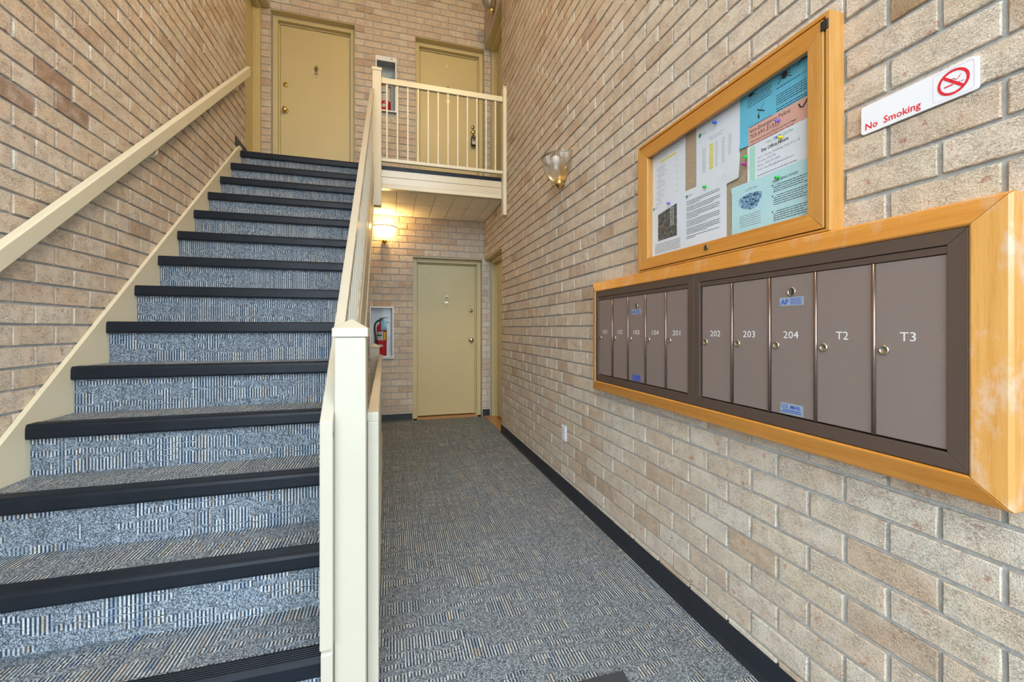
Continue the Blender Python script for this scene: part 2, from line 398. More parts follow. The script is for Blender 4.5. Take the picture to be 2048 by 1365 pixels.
def brick_field(wall, a0, a1, z0, z1, phase, holes, place, special, hidden, extra=None):
    """place(a,z) -> world point on the wall face; bricks run along a"""
    out = []
    n0 = math.floor((z0 - Z0) / COURSE); n1 = math.ceil((z1 - Z0) / COURSE)
    for n in range(n0, n1):
        zb, zt = max(z0, Z0 + n * COURSE), min(z1, Z0 + (n + 1) * COURSE)
        if zt - zb < .02: continue
        lo, hi = a0, a1
        if extra: lo, hi = extra(zb, zt, lo, hi)
        for p, q in intervals(lo, hi, zb, zt, holes):
            ph = (phase + (n % 2) * PITCH / 2) % PITCH
            k = math.floor((p - ph) / PITCH)
            while ph + k * PITCH < q:
                b0, b1 = max(p, ph + k * PITCH), min(q, ph + (k + 1) * PITCH); k += 1
                if b1 - b0 < .022: continue
                out.append((b0 + (.0052 if b0 > p + 1e-5 else .001), b1 - (.0052 if b1 < q - 1e-5 else .001), zb + .0052, zt - .0052))
    sc = []
    for b in out:
        am, zm = (b[0] + b[1]) / 2, (b[2] + b[3]) / 2
        q = [proj(*place(a, z)) for a, z in ((b[0], b[2]), (b[1], b[2]), (b[1], b[3]), (b[0], b[3]))]
        s = 0
        if all(q) and any(-5 < u < 2053 and -5 < v < 1370 for u, v in q) and not hidden(b):
            s = abs(sum(q[i][0] * q[(i + 1) % 4][1] - q[(i + 1) % 4][0] * q[i][1] for i in range(4))) / 2
            u, v = (sum(c[0] for c in q) / 4, sum(c[1] for c in q) / 4)
            if not (0 < u < 2048 and 0 < v < 1365): s *= .4
        sc.append((s, b))
    sc.sort(key=lambda t: -t[0])
    return sc
def make_bricks(wall, sc, rz, place, special):
    cnt = 0; bv, bf, br = [], [], []
    rot = Matrix.Rotation(rz, 3, 'Z')
    for s, b in sc:
        L, H = b[1] - b[0], b[3] - b[2]
        if rz < 0: a_or = b[1]       # local x runs towards -Y on the right wall
        else: a_or = b[0]
        o = Vector(place(a_or, b[2])) + rot @ Vector((0, rng.uniform(-.0012, .0016), 0))
        mat = 'brick'
        for (sa, sz, smt) in special:
            if b[0] - .004 < sa < b[1] + .004 and b[2] - .004 < sz < b[3] + .004: mat = smt
        if s > 0 and cnt < 300:
            cnt += 1
            ob = bpy.data.objects.new('brick', shared(L, H, mat)); col.objects.link(ob)
            ob.parent = wall; ob.location = o - WO[wall.name]; ob.rotation_euler = (0, 0, rz)
        else:
            v, f = brick_geo(L, H, rng); k = len(bv)
            bv += [tuple(o + rot @ Vector(q)) for q in v]; bf += [tuple(i + k for i in q) for q in f]; br += [rng.random()] * len(f)
    if bv:
        me = bpy.data.meshes.new('brickwork'); me.from_pydata([Vector(q) - WO[wall.name] for q in bv], [], bf)
        at = me.attributes.new('rnd', 'FLOAT', 'FACE'); at.data.foreach_set('value', br)
        me.materials.append(M['brick']); ob = bpy.data.objects.new('brickwork', me); col.objects.link(ob); ob.parent = wall
        ob['kind'] = 'stuff'
def slab(name, axis, c0, c1, a0, a1, z0, z1, holes):
    """wall core between planes c0,c1 with rectangular holes (a,z)"""
    m = MB()
    az = sorted({a0, a1, *[h for q in holes for h in q[:2] if a0 < h < a1]}); zz = sorted({z0, z1, *[h for q in holes for h in q[2:] if z0 < h < z1]})
    for i in range(len(az) - 1):
        for j in range(len(zz) - 1):
            am, zm = (az[i] + az[i + 1]) / 2, (zz[j] + zz[j + 1]) / 2
            if any(h[0] < am < h[1] and h[2] < zm < h[3] for h in holes): continue
            if axis == 'x': m.box(c0, c1, az[i], az[i + 1], zz[j], zz[j + 1])
            else: m.box(az[i], az[i + 1], c0, c1, zz[j], zz[j + 1])
    return struct(m.build(name, 'mortar', origin=(0, 0, 0)))
ZB = -2.9
HD = 2.085
R_HOLES = [(4.53, YB + .02, 0., HD), (4.53, YB + .02, ZL, ZL + HD)]
L_HOLES = [(4.60, YB + .02, ZL, ZL + HD)]
B_DOORS = [(.262, 1.158, 0., HD), (-1.35, -.435, ZL, ZL + HD), (.293, 1.187, ZL, ZL + HD)]
B_CABS = [(-.250, .018, .805, 1.435), (-.182, .053, 3.88, 4.544)]
B_HOLES = B_DOORS + B_CABS
MR = .0085     # mortar set back behind the brick faces
wr = slab('wall_right', 'x', XR + MR, XR + .11, YW, YB + .12, ZB, ZC, R_HOLES)
wl = slab('wall_left', 'x', XL - .11, XL - MR, YW, YB + .12, ZB, ZC, L_HOLES)
wb = slab('wall_back', 'y', YB + MR, YB + .12, XL - .14, XR + .12, ZB, ZC, B_HOLES)
pr = lambda a, z: (XR, a, z)
pl = lambda a, z: (XL, a, z)
pb = lambda a, z: (a, YB, z)
def hid_r(b): return (b[0] > .56 and b[1] < 2.30 and b[2] > .85 and b[3] < 1.46) or (b[0] > .9 and b[1] < 1.86 and b[2] > 1.4 and b[3] < 2.06) or b[3] < .09
def hid_l(b): return b[3] < ZL - (4.45 - b[0]) * RISE / RUN or b[1] > 4.6 and b[3] < ZL
def hid_b(b): return b[0] < -.25 and b[3] < 2.75 or 2.58 < b[2] < 2.8
brick_sets = []
sc = brick_field(wr, YW, YB, 0., ZC, .634, R_HOLES, pr, [], hid_r)
make_bricks(wr, sc, R(-90), pr, [(.68, 1.97, 'brick_brown'), (2.62, 1.32, 'brick')])
sc = brick_field(wl, YW, YB, -.6, ZC, .05, L_HOLES, pl, [], hid_l)
make_bricks(wl, sc, R(90), pl, [(2.03, 2.06, 'brick_red'), (2.12, 2.18, 'brick_red'), (2.33, 2.10, 'brick_red')])
def ext_b(zb, zt, lo, hi):
    l = XL - .098 if zb > ZL - .05 and zt < ZL + HD + .05 else XL
    h = XR + .075 if (zt < HD + .05 or (zb > ZL - .05 and zt < ZL + HD + .05)) else XR
    return l, h
sc = brick_field(wb, XL - .1, XR + .08, -.3, ZC, -1.247 - PITCH / 2, B_HOLES, pb, [], hid_b, ext_b)
make_bricks(wb, sc, 0., pb, [])

# ------------------------------------------------------------------ floors, ceilings, front of the building
PIT_X = -.135
f = MB().box(PIT_X, XR + .1, YW, YB + .3, -.22, 0).box(XL - .1, PIT_X, YW, 1.36, -.22, 0).box(XL - .1, PIT_X, 4.46, YB + .3, -.22, 0).box(-LX, LX, YF, YW, -.22, 0)
struct(f.build('floor', 'carpet', origin=(0, 0, 0)))
struct(MB().box(-LX - .1, LX + .1, YF - .1, YB + .6, ZC, ZC + .15).build('ceiling', 'wallpaint'))
struct(MB().box(XL - .12, XR + .12, YW, YB + .1, ZB - .1, ZB).build('floor_basement', 'concrete'))
struct(MB().box(-60, 60, YF - 60, YF - .02, -.3, -.05).build('ground', 'asphalt'))
for nm, x0, x1, y0, y1 in (('wall_lobby_left', -LX - .1, -LX, YF, YW), ('wall_lobby_right', LX, LX + .1, YF, YW), ('wall_lobby_inner_left', -LX, XL - .11, YW, YW + .1), ('wall_lobby_inner_right', XR + .11, LX, YW, YW + .1)):
    struct(MB().box(x0, x1, y0, y1, -.2, ZC).build(nm, 'wallpaint'))
# glazed entrance wall behind the camera
fw = sroot('window_1', (0, YF, 0))
mx_ = [-LX, -2.2, -1.1, -.03, 1.07, 2.17, LX - .06]; tz_ = [0, 2.15, 2.75, 4.2, ZC - .06]
for x in mx_: MB().box(x, x + .06, YF - .06, YF, 0, ZC).build('mullion', 'alu', fw)
for z in tz_: MB().box(-LX, LX, YF - .06, YF, z, z + .06).build('transom', 'alu', fw)
for i in range(6):
    for j in range(4):
        a, b, c, d = mx_[i] + .06, mx_[i + 1], tz_[j] + .06, tz_[j + 1]
        MB().quad((a, YF - .03, c), (b, YF - .03, c), (b, YF - .03, d), (a, YF - .03, d)).build('pane', 'glass_case', fw)
pd = bpy.data.lights.new('daylight_portal', 'AREA'); pd.shape = 'RECTANGLE'; pd.size = 2 * LX; pd.size_y = ZC; pd.cycles.is_portal = True
po = bpy.data.objects.new('daylight_portal', pd); col.objects.link(po); po.location = (0, YF - .08, ZC / 2); po.rotation_euler = (R(90), 0, 0)

# landing slab and fascia
ld = sroot('floor_landing', (0, YLAND, 2.6))
MB().box(XL, XR, YLAND + .03, YB + .3, 2.70, ZL).build('carpet_deck', 'carpet', ld)
MB().box(-.162, XR - .003, YLAND, YLAND + .03, 2.705, 2.776).build('fascia_board', 'fascia', ld, .002)
MB().box(-.162, XR - .003, YLAND + .003, YLAND + .03, 2.632, 2.7035).build('fascia_board', 'fascia', ld, .002)
MB().prism([(YLAND - .008, 2.776), (YLAND - .010, 2.806), (YLAND - .004, 2.813), (YLAND + .06, 2.813), (YLAND + .06, 2.808), (YLAND + .03, 2.776)], -.162, XR - .002).build('edge_nosing', 'nosing', ld)
MB().box(XL, XR, YLAND + .03, YB + .3, 2.60, 2.70).build('deck_core', 'ceil_joint', ld)
MB().box(-.162, XR - .002, YLAND + .003, 4.465, 2.5885, 2.632).build('soffit_trim', 'cream', ld, .002)
k = 0
for y0, y1 in ((4.47, 4.873), (4.879, 5.28), (5.286, YB)):
    x = .053 - .2018 * 7
    while x < XR - .02:
        x0, x1 = max(x + .0025, XL), min(x + .1993, XR - .002); x += .2018
        if x1 - x0 < .03: continue
        MB().box(x0, x1, y0 + .0025, y1 - .0025, 2.5875 + rng.uniform(0, .0012), 2.602).build('ceiling_tile', 'ceil', ld, .0015)

# baseboards
def cove(y): return [(0, 0), (0, .0935), (.004, .0935), (.006, .02), (.016, .002), (.016, 0)]
m = MB(); pf = [(XR + MR, 0), (XR + MR, .0935), (XR - .005, .0935), (XR - .007, .018), (XR - .017, .001), (XR - .017, 0)]
struct(m.prism(pf, YW, 4.535, 'y').build('baseboard_right', 'base'))
bbk = sroot('baseboard_back', (0, YB, 0))
for x0, x1 in ((XL, .255), (1.165, XR + .072)):
    MB().prism([(YB + MR, 0), (YB + MR, .0935), (YB - .005, .0935), (YB - .007, .018), (YB - .017, .001), (YB - .017, 0)], x0, x1).build('base_strip', 'base', bbk)
bbl = sroot('baseboard_landing', (XL, 4.5, ZL))
MB().prism([(4.30, ZL + .035), (4.30, ZL + .10), (4.60, ZL + .10), (4.60, ZL), (4.37, ZL)], XL - MR, XL + .008).build('base_strip', 'base', bbl)
MB().prism([(YB + MR, ZL), (YB + MR, ZL + .0935), (YB - .005, ZL + .0935), (YB - .007, ZL)], -.43, .288).build('base_strip', 'base', bbl)

# ------------------------------------------------------------------ doors
def disc(c, r, h, axis='y', seg=20):
    return MB().lathe([(r, 0), (r, -h * .6), (r * .86, -h)], c, axis, seg)
def knob(parent, x, y, z, mat, r=.028):
    k = MB().lathe([(.033, 0), (.033, -.006), (.026, -.010), (.012, -.014), (.012, -.030), (r * .8, -.036), (r, -.048), (r * .95, -.060), (r * .6, -.068), (.001, -.070)], (x, y, z), 'y', 22).build('knob', mat, parent)
    MB().box(x - .002, x + .002, y - .0715, y - .069, z - .007, z + .007).build('keyhole', 'dark', k)
def deadbolt(parent, x, y, z, mat, r=.024):
    k = MB().lathe([(r, 0), (r, -.010), (r * .85, -.016), (r * .6, -.018), (.001, -.018)], (x, y, z), 'y', 22).build('deadbolt', mat, parent)
    MB().box(x - .0018, x + .0018, y - .020, y - .0175, z - .007, z + .007).build('keyhole', 'dark', k)
def knocker(parent, x, y, z, mat='antique'):
    m = MB()
    pf = [(0, .075), (.008, .066), (.006, .056), (.020, .048), (.026, .030), (.022, .010), (.010, -.012), (.006, -.022), (.024, -.030), (.026, -.046), (0, -.050)]
    poly = pf + [(-a, b) for a, b in pf[::-1][1:-1]]
    m.prism([(x + a, z + b) for a, b in poly], y - .006, y, 'y')
    k = m.build('door_knocker', mat, parent, .001)
    MB().lathe([(.001, -.012), (.010, -.010), (.013, -.004), (.013, 0)], (x, y - .006, z + .026), 'y', 14).build('boss', mat, k)
    ring = [(x + .018 * math.cos(a), y - .012, z + .02 + .026 * math.sin(a)) for a in [R(200 + 14 * i) for i in range(11)]]
    MB().tube(ring, .0035, 6).build('swing_handle', mat, k)
    MB().box(x - .022, x + .022, y - .009, y - .005, z - .045, z - .032).build('name_plate', 'nickel', k)
    MB().lathe([(.006, 0), (.006, -.005), (.003, -.006)], (x, y, z - .078), 'y', 12).build('peephole', 'antique', parent)
YFR = YB + .09          # door frames stand behind the outer brick layer
def back_door(n, x0, x1, zs, hinge):
    d = sroot('door_%d' % n, ((x0 + x1) / 2, YFR, zs)); zt = zs + HD
    fr = .052
    # steel frame: face, rebate and stop on three sides
    def jamb(xa, xb, za, zb, nm): MB().box(xa, xb, YFR, YFR + .14, za, zb).build(nm, 'door', d, .003)
    jamb(x0, x0 + fr, zs, zt, 'frame_jamb'); jamb(x1 - fr, x1, zs, zt, 'frame_jamb'); jamb(x0 + fr, x1 - fr, zt - fr, zt, 'frame_head')
    MB().box(x0 + fr, x0 + fr + .014, YFR + .05, YFR + .14, zs, zt - fr).build('door_stop', 'door', d, .002)
    MB().box(x1 - fr - .014, x1 - fr, YFR + .05, YFR + .14, zs, zt - fr).build('door_stop', 'door', d, .002)
    MB().box(x0 + fr, x1 - fr, YFR + .05, YFR + .14, zt - fr - .014, zt - fr).build('door_stop', 'door', d, .002)
    # painted lintel under the brick
    MB().box(x0, x1, YB + .004, YFR, zt - .003, zt + .004).build('lintel', 'door', d)
    lf = MB().box(x0 + fr + .016, x1 - fr - .016, YFR + .065, YFR + .11, zs + .022, zt - fr - .017).build('door_leaf', 'door', d, .002)
    MB().box(x0 + fr, x1 - fr, YFR - .08, YFR + .2, zs - .003, zs + .010).build('threshold', 'threshold', d)
    MB().box(x0 + fr, x1 - fr, YFR + .112, YFR + .13, zs, zt - fr).build('backing', 'dark', d)
    return lf, YFR + .065
lf1, yd = back_door(1, .262, 1.158, 0., 'l')
KS = 5.585 / 5.57
knocker(lf1, .706, yd, 1.556); deadbolt(lf1, 1.036, yd, 1.412, 'antique'); knob(lf1, 1.036, yd, 1.016, 'nickel', .030)
MB().lathe([(.007, 0), (.006, -.010), (.001, -.014)], (.497, yd, 1.90), 'y', 10).build('door_hook', 'white_metal', lf1)
lf2, _ = back_door(2, -1.35, -.435, ZL, 'r')
knocker(lf2, -.887, yd, 4.34); deadbolt(lf2, -1.228, yd, 4.115, 'brass', .028); knob(lf2, -1.228, yd, 3.80, 'brass', .030)
lf3, _ = back_door(3, .293, 1.187, ZL, 'l')
knocker(lf3, .725, yd, 4.36); deadbolt(lf3, 1.059, yd, 3.908, 'antique'); knob(lf3, 1.059, yd, 3.822, 'brass')
text('1', .05, 'white_metal', lf3, (.70, yd - .001, 4.665), 'B', bold=.002)
MB().box(.708, .745, yd - .003, yd, 4.19, 4.225).build('number_plate', 'nickel', lf3)
# lockbox hanging from the knob of that door
lb = thing('key_lockbox', (1.062, yd - .05, 3.63), 'small black key lockbox hanging on upstairs door knob behind the railing', 'lockbox')
MB().box(1.028, 1.096, yd - .075, yd - .035, 3.635, 3.752).build('body', 'black', lb, .008)
MB().box(1.038, 1.088, yd - .080, yd - .074, 3.645, 3.715).build('face_panel', 'grey_metal', lb, .003)
MB().box(1.048, 1.078, yd - .083, yd - .079, 3.690, 3.708).build('dial_window', 'dark', lb)
MB().tube([(1.040, yd - .055, 3.745)] + [(1.062 - .022 * math.cos(R(a)), yd - .055, 3.785 + .032 * math.sin(R(a))) for a in range(0, 181, 20)] + [(1.084, yd - .055, 3.745)], .006, 8).build('shackle', 'nickel', lb)
def side_door(n, sgn, zs, ynear):
    xw = XR if sgn > 0 else XL
    d = sroot('door_%d' % n, (xw + sgn * .2, 5., zs)); zt = zs + HD
    X = lambda t: xw + sgn * t
    bx = lambda a, b: (min(X(a), X(b)), max(X(a), X(b)))
    fr = .05; a, b = .088, .25
    MB().box(*bx(a, b), YB - fr, YB, zs, zt).build('frame_jamb', 'door', d, .003)
    MB().box(*bx(a + .05, b), YB - fr - .014, YB - fr, zs, zt - fr).build('door_stop', 'door', d, .002)
    MB().box(*bx(a, b), ynear, ynear + fr, zs, zt).build('frame_jamb', 'door', d, .003)
    MB().box(*bx(a, b), ynear + fr, YB - fr, zt - fr, zt).build('frame_head', 'door', d, .003)
    MB().box(*bx(.006, .26), ynear - .05, YB - .002, zt - .002, zt + .006).build('lintel', 'door', d)
    MB().box(*bx(a + .07, a + .115), ynear + fr + .003, YB - fr - .003, zs + .02, zt - fr - .003).build('door_leaf', 'door', d, .002)
    MB().box(*bx(.0, .26), ynear, YB, zs - .004, zs + .008).build('threshold', 'threshold', d)
    MB().box(*bx(.25, .27), ynear - .2, YB + .15, zs - .1, zt + .1).build('backing', 'dark', d)
side_door(4, 1, 0., 4.53); side_door(5, 1, ZL, 4.53); side_door(6, -1, ZL, 4.60)

# ------------------------------------------------------------------ staircase
st = thing('staircase', ((SX0 + SX1) / 2, 2.8, 0), 'straight carpeted staircase with black nosings rising along the left wall', 'staircase')
for i in range(1, NST + 1):
    z = i * RISE; yn = 4.37 - (NST - i) * RUN; yr = yn + .022
    yb = yr + RUN + .02 if i < NST else YLAND + .12
    sp_ = MB().box(SX0 - .002, SX1 + .004, yr, yb, z - RISE - .004 if i > 1 else 0.001, z).build('step', 'carpet', st)
    # rubber nosing: ribbed top, rounded front lip
    pf = [(yr - .001, z - .052), (yn - .001, z - .054), (yn - .004, z - .046), (yn - .003, z - .012), (yn, z - .002), (yn + .006, z + .0035)]
    yy = yn + .010
    for r_ in range(5):
        pf += [(yy, z + .0035), (yy + .001, z + .0022), (yy + .003, z + .0022), (yy + .004, z + .0035)]; yy += .0085
    pf += [(yn + .058, z + .003), (yn + .060, z - .001), (yr + .03, z - .004)]
    MB().prism(pf, SX0 - .001, SX1 + .002).build('nosing', 'nosing', sp_)
def nose(y): return ZL - (4.37 - y) * RISE / RUN
# wall skirt board (cut to the steps behind it), open string board and sloping soffit
up = .045
MB().prism([(1.20, 0.001), (1.20, nose(1.20) + up), (4.37, nose(4.37) + up), (4.42, ZL + up), (4.42, 2.3), (1.75, 0.001)], XL + .0005, SX0 - .001).build('wall_skirt', 'cream', st, .002)
MB().prism([(1.315, .001), (1.315, nose(1.315) + .035), (4.30, nose(4.30) + .035), (4.385, 2.80), (4.385, 2.60), (4.1, 2.36), (1.62, .001)], SX1, -.1655).build('string_board', 'cream_dimmed', st, .002)
MB().hexa([(XL, 1.66, .001), (-.165, 1.66, .001), (-.165, 1.70, .001), (XL, 1.70, .001)], [(XL, 4.36, 2.44), (-.165, 4.36, 2.44), (-.165, 4.385, 2.47), (XL, 4.385, 2.47)]).build('soffit_panel', 'cream', st)
# flight going down underneath
lo = thing('basement_staircase', (-.75, 3., ZB), 'carpeted flight going down below the main stairs, behind the long low railing', 'staircase')
for i in range(1, 14):
    z = -i * .207; y1 = 4.46 - (i - 1) * .235
    sp_ = MB().box(XL + .01, PIT_X - .02, y1 - .26, y1, z - .22, z).build('step', 'carpet', lo)
    MB().box(XL + .012, PIT_X - .022, y1 - .268, y1 - .21, z - .045, z + .003).build('nosing', 'nosing', sp_)
MB().box(PIT_X - .002, PIT_X + .03, 1.36, 4.46, ZB, -.2).build('side_panel', 'cream', lo)
MB().box(XL, PIT_X, 1.30, 1.36, ZB, -.2).build('end_panel', 'cream', lo)

# handrail on the left wall
hr = thing('handrail', (-1.29, 3.1, 1.9), 'cream painted wooden handrail climbing the left brick wall', 'handrail')
hx0, hx1 = -1.325, -1.288
h_y0, h_z0, h_y1, h_z1 = 1.10, 1.447 - (1.859 - 1.10) * .8406, 4.50, 1.447 + (4.50 - 1.859) * .8406
MB().prism([(h_y0, h_z0 - .082), (h_y0, h_z0), (h_y1, h_z1), (h_y1, h_z1 - .088)], hx0, hx1).build('rail', 'cream_lit', hr, .004)
for y in (1.5, 2.88, 4.2):
    z = 1.447 + (y - 1.859) * .8406 - .085
    b = MB().lathe([(.030, 0), (.030, .006), (.024, .010), (.001, .012)], (XL, y, z - .055), 'x', 16).build('bracket', 'cream', hr)
    MB().tube([(XL + .01, y, z - .055), (XL + .035, y, z - .056), (XL + .05, y + .004, z - .035), (XL + .052, y + .006, z - .004)], .008, 8).build('arm', 'cream', b)
    MB().prism([(y - .035, z - .036), (y - .035, z - .030), (y + .035, z + .029), (y + .035, z + .023)], XL + .036, XL + .064).build('saddle', 'cream', b)
    MB().lathe([(.006, .010), (.006, .014), (.001, .016)], (XL, y, z - .038), 'x', 8).build('screw', 'brass', b)

# ------------------------------------------------------------------ railings
def post(parent, x0, x1, y0, y1, z0, z1, cap_over=.006, cap_h=.05, peak=.045, mat='cream_dimmed'):
    p = MB().box(x0, x1, y0, y1, z0, z1).build('newel_post', mat, parent, .004)
    o = cap_over; cx, cy = (x0 + x1) / 2, (y0 + y1) / 2
    m = MB(); zc = z1; zt = z1 + cap_h - (peak if peak else 0)
    b = [(x0 - o, y0 - o), (x1 + o, y0 - o), (x1 + o, y1 + o), (x0 - o, y1 + o)]
    vs_ = [(x, y, zc) for x, y in b] + [(x, y, max(zt, zc + .012)) for x, y in b]
    if peak:
        m.add(vs_ + [(cx, cy, z1 + cap_h)], [(3, 2, 1, 0)] + [(i, (i + 1) % 4, (i + 1) % 4 + 4, i + 4) for i in range(4)] + [(i + 4, (i + 1) % 4 + 4, 8) for i in range(4)])
    else: m.add(vs_, [(3, 2, 1, 0), (4, 5, 6, 7)] + [(i, (i + 1) % 4, (i + 1) % 4 + 4, i + 4) for i in range(4)])
    m.build('post_cap', mat, p, .002)
    return p
# stair railing
sr = thing('stair_railing', (-.12, 1.385, 0), 'cream stair railing with square capped newel post at the foot of the stairs', 'railing')
post(sr, -.1645, -.0745, 1.34, 1.43, .001, 1.148, .006, .056, .030)
SLP = (3.529 - .901) / (4.295 - 1.307)
rz_ = lambda y: .901 + (y - 1.307) * SLP
RX0, RX1 = -.200, -.164
MB().prism([(1.307, .842), (1.307, .901), (4.295, rz_(4.295)), (4.295, rz_(4.295) - .062)], RX0, RX1).build('top_rail', 'cream_dimmed', sr, .003)
MB().box(RX0, RX1, 1.3072, 1.344, .238, .870).build('end_upright', 'cream_dimmed', sr, .003)
MB().prism([(1.345, nose(1.345) + .115), (1.345, nose(1.345) + .155), (4.295, nose(4.295) + .155), (4.295, nose(4.295) + .115)], RX0 + .004, RX1 - .004).build('bottom_rail', 'cream_dimmed', sr, .002)
y = 1.44
while y < 4.27:
    MB().box(-.190, -.174, y - .008, y + .008, nose(y) + .13, rz_(y) - .03).build('baluster', 'cream_dimmed', sr, .0015)
    y += .108
# landing railing
lr = thing('landing_railing', (.5, 4.34, 2.4), 'cream balcony railing with thin upright bars in front of the upper doors', 'railing')
post(lr, -.181, -.096, 4.298, 4.383, 2.385, 3.715, .005, .030, 0, 'cream_lit')
MB().box(1.148, XR - .003, 4.30, 4.383, 2.39, 3.755).build('wall_post', 'cream_lit', lr, .003)
MB().box(1.145, XR - .002, 4.297, 4.386, 3.755, 3.768).build('post_cap', 'cream_lit', lr, .002)
MB().box(-.096, 1.148, 4.325, 4.36, 3.612, 3.668).build('top_rail', 'cream_lit', lr, .003)
MB().box(-.096, 1.148, 4.325, 4.36, 2.836, 2.869).build('bottom_rail', 'cream_lit', lr, .003)
for i in range(12):
    x = -.044 + i * .1013
    MB().box(x - .008, x + .008, 4.334, 4.350, 2.868, 3.613).build('baluster', 'cream_lit', lr, .0015)
# floor railing along the opening of the down flight
gr = thing('floor_railing', (-.08, 2.9, 0), 'long low cream railing beside the corridor carpet, guarding the stairs down', 'railing')
gx = lambda y: -.057 + (y - 1.41) / (4.46 - 1.41) * (-.105 + .057)
post(gr, -.202, -.118, 4.425, 4.51, .001, .975, .005, .045, .030)
def skew(y0, y1, hw, z0, z1):
    return MB().hexa([(gx(y0) - hw, y0, z0), (gx(y0) + hw, y0, z0), (gx(y0) + hw, y0, z1), (gx(y0) - hw, y0, z1)],
                     [(gx(y1) - hw, y1, z0), (gx(y1) + hw, y1, z0), (gx(y1) + hw, y1, z1), (gx(y1) - hw, y1, z1)])
skew(1.40, 4.46, .0175, .875, .905).build('top_rail', 'cream_dimmed', gr, .003)
skew(1.44, 4.46, .0165, .085, .118).build('bottom_rail', 'cream_dimmed', gr, .003)
MB().box(gx(1.41) - .0165, gx(1.41) + .0175, 1.401, 1.438, .001, .876).build('end_upright', 'cream_dimmed', gr, .003)
y = 1.53
while y < 4.42:
    MB().box(gx(y) - .008, gx(y) + .008, y - .008, y + .008, .117, .876).build('baluster', 'cream_dimmed', gr, .0015)
    y += .105

# ------------------------------------------------------------------ wall lamps
def sconce(x, y, z, rz, lit, label):
    """half-bowl of ribbed glass on a brass back plate; local: wall at y=0, bowl towards -y, rim at z=0"""
    t = thing('wall_lamp', (x, y, z), label, 'lamp', 'ribbed glass wall lamps')
    t.rotation_euler = (0, 0, rz); W = WO[t.name]
    # parts are written in local space (rotation comes from the parent)
    def put(m, name, mat, par=t, off=Vector((0, 0, 0))):
        me = bpy.data.meshes.new(name); me.from_pydata([tuple(v) for v in m.v], [], m.f); me.polygons.foreach_set('use_smooth', m.sm)
        bm = bmesh.new(); bm.from_mesh(me); bmesh.ops.recalc_face_normals(bm, faces=bm.faces); bm.to_mesh(me); bm.free()
        me.materials.append(M[mat]); o = bpy.data.objects.new(name, me); col.objects.link(o); o.parent = par; return o
    hw, dp, ht = .148, .150, .165
    vs_, fs = [], []; na, nh = 128, 12
    for j in range(nh + 1):
        q = j / nh; ang = q * R(80)
        rr = math.cos(ang); hh = -ht * math.sin(ang) / math.sin(R(80))
        for i in range(na + 1):
            a = math.pi * i / na
            rib = 1 + (.028 if (i % 4) in (1, 2) else 0) * (1 if q < .97 else 0) - (0 if j else 0)
            if j == 0: rib = 1.02
            vs_.append((hw * rr * rib * math.cos(a), -dp * rr * rib * math.sin(a) - .002, hh))
    for j in range(nh):
        for i in range(na):
            k = j * (na + 1) + i; fs.append((k, k + 1, k + na + 2, k + na + 1))
    put(MB().add(vs_, fs, False), 'glass_bowl', 'ribbed')
    rim = [(hw * 1.02 * math.cos(math.pi * i / 40), -dp * 1.02 * math.sin(math.pi * i / 40) - .002, .004) for i in range(41)]
    put(MB().tube(rim, .0065, 8), 'rim', 'antique' if lit else 'ribbed')
    put(MB().lathe([(.062, 0), (.062, -.008), (.054, -.014), (.002, -.015)], (0, 0, -.10), 'y', 24), 'back_plate', 'brass')
    put(MB().lathe([(.034, .016), (.036, .0), (.034, -.014), (.024, -.026), (.012, -.034), (.010, -.042), (.001, -.046)], (0, -.034, -ht - .004), 'z', 20), 'finial', 'brass')
    put(MB().lathe([(.016, -.12), (.018, -.06), (.018, -.05)], (0, -.06, 0), 'z', 12), 'socket', 'white_metal')
    put(MB().lathe([(.012, -.055), (.020, -.040), (.029, -.015), (.026, .008), (.012, .020), (.001, .022)], (0, -.06, 0), 'z', 14), 'bulb', 'bulb_on' if lit else 'bulb_off')
    if lit:
        l = bpy.data.lights.new('lamp_light', 'POINT'); l.energy = LAMP_W * lit; l.color = LAMP_COL; l.shadow_soft_size = .03
        lo_ = bpy.data.objects.new('lamp_light', l); col.objects.link(lo_); lo_.parent = t; lo_.location = (0, -.080, -.005)
    return t
sconce(-.083, YB - .001, 2.425, 0., .72, 'lit ribbed glass wall lamp on back wall below the landing')
sconce(XR - .001, 2.77, 2.385, R(-90), 0, 'unlit ribbed glass wall lamp halfway along the right brick wall')
sconce(XR - .001, 4.86, 5.155, R(-90), 0, 'unlit ribbed glass wall lamp high above the upper right doorway')

def added_ceiling_lamp(x, y, watts, c, label):  # added fill lamp above the view, evens out light on the walls
    cl = thing('added_ceiling_lamp', (x, y, ZC - .12), label, 'lamp')
    MB().lathe([(.20, 0), (.20, -.03), (.19, -.035), (.001, -.035)], (x, y, ZC), 'z', 32).build('base', 'white_metal', cl)
    MB().lathe([(.18, -.035), (.17, -.07), (.12, -.10), (.001, -.115)], (x, y, ZC), 'z', 32).build('diffuser', glow('fill_diffuser', c, 5.), cl)
    l = bpy.data.lights.new('lamp_light', 'POINT'); l.energy = watts; l.color = c; l.shadow_soft_size = .17
    lo_ = bpy.data.objects.new('lamp_light', l); col.objects.link(lo_); lo_.parent = cl; lo_.location = (0, 0, -.22)
added_ceiling_lamp(.80, 1.7, CEIL_FILL_W, (1, .67, .25), 'added round white ceiling lamp out of view, filling the stairwell walls with light')

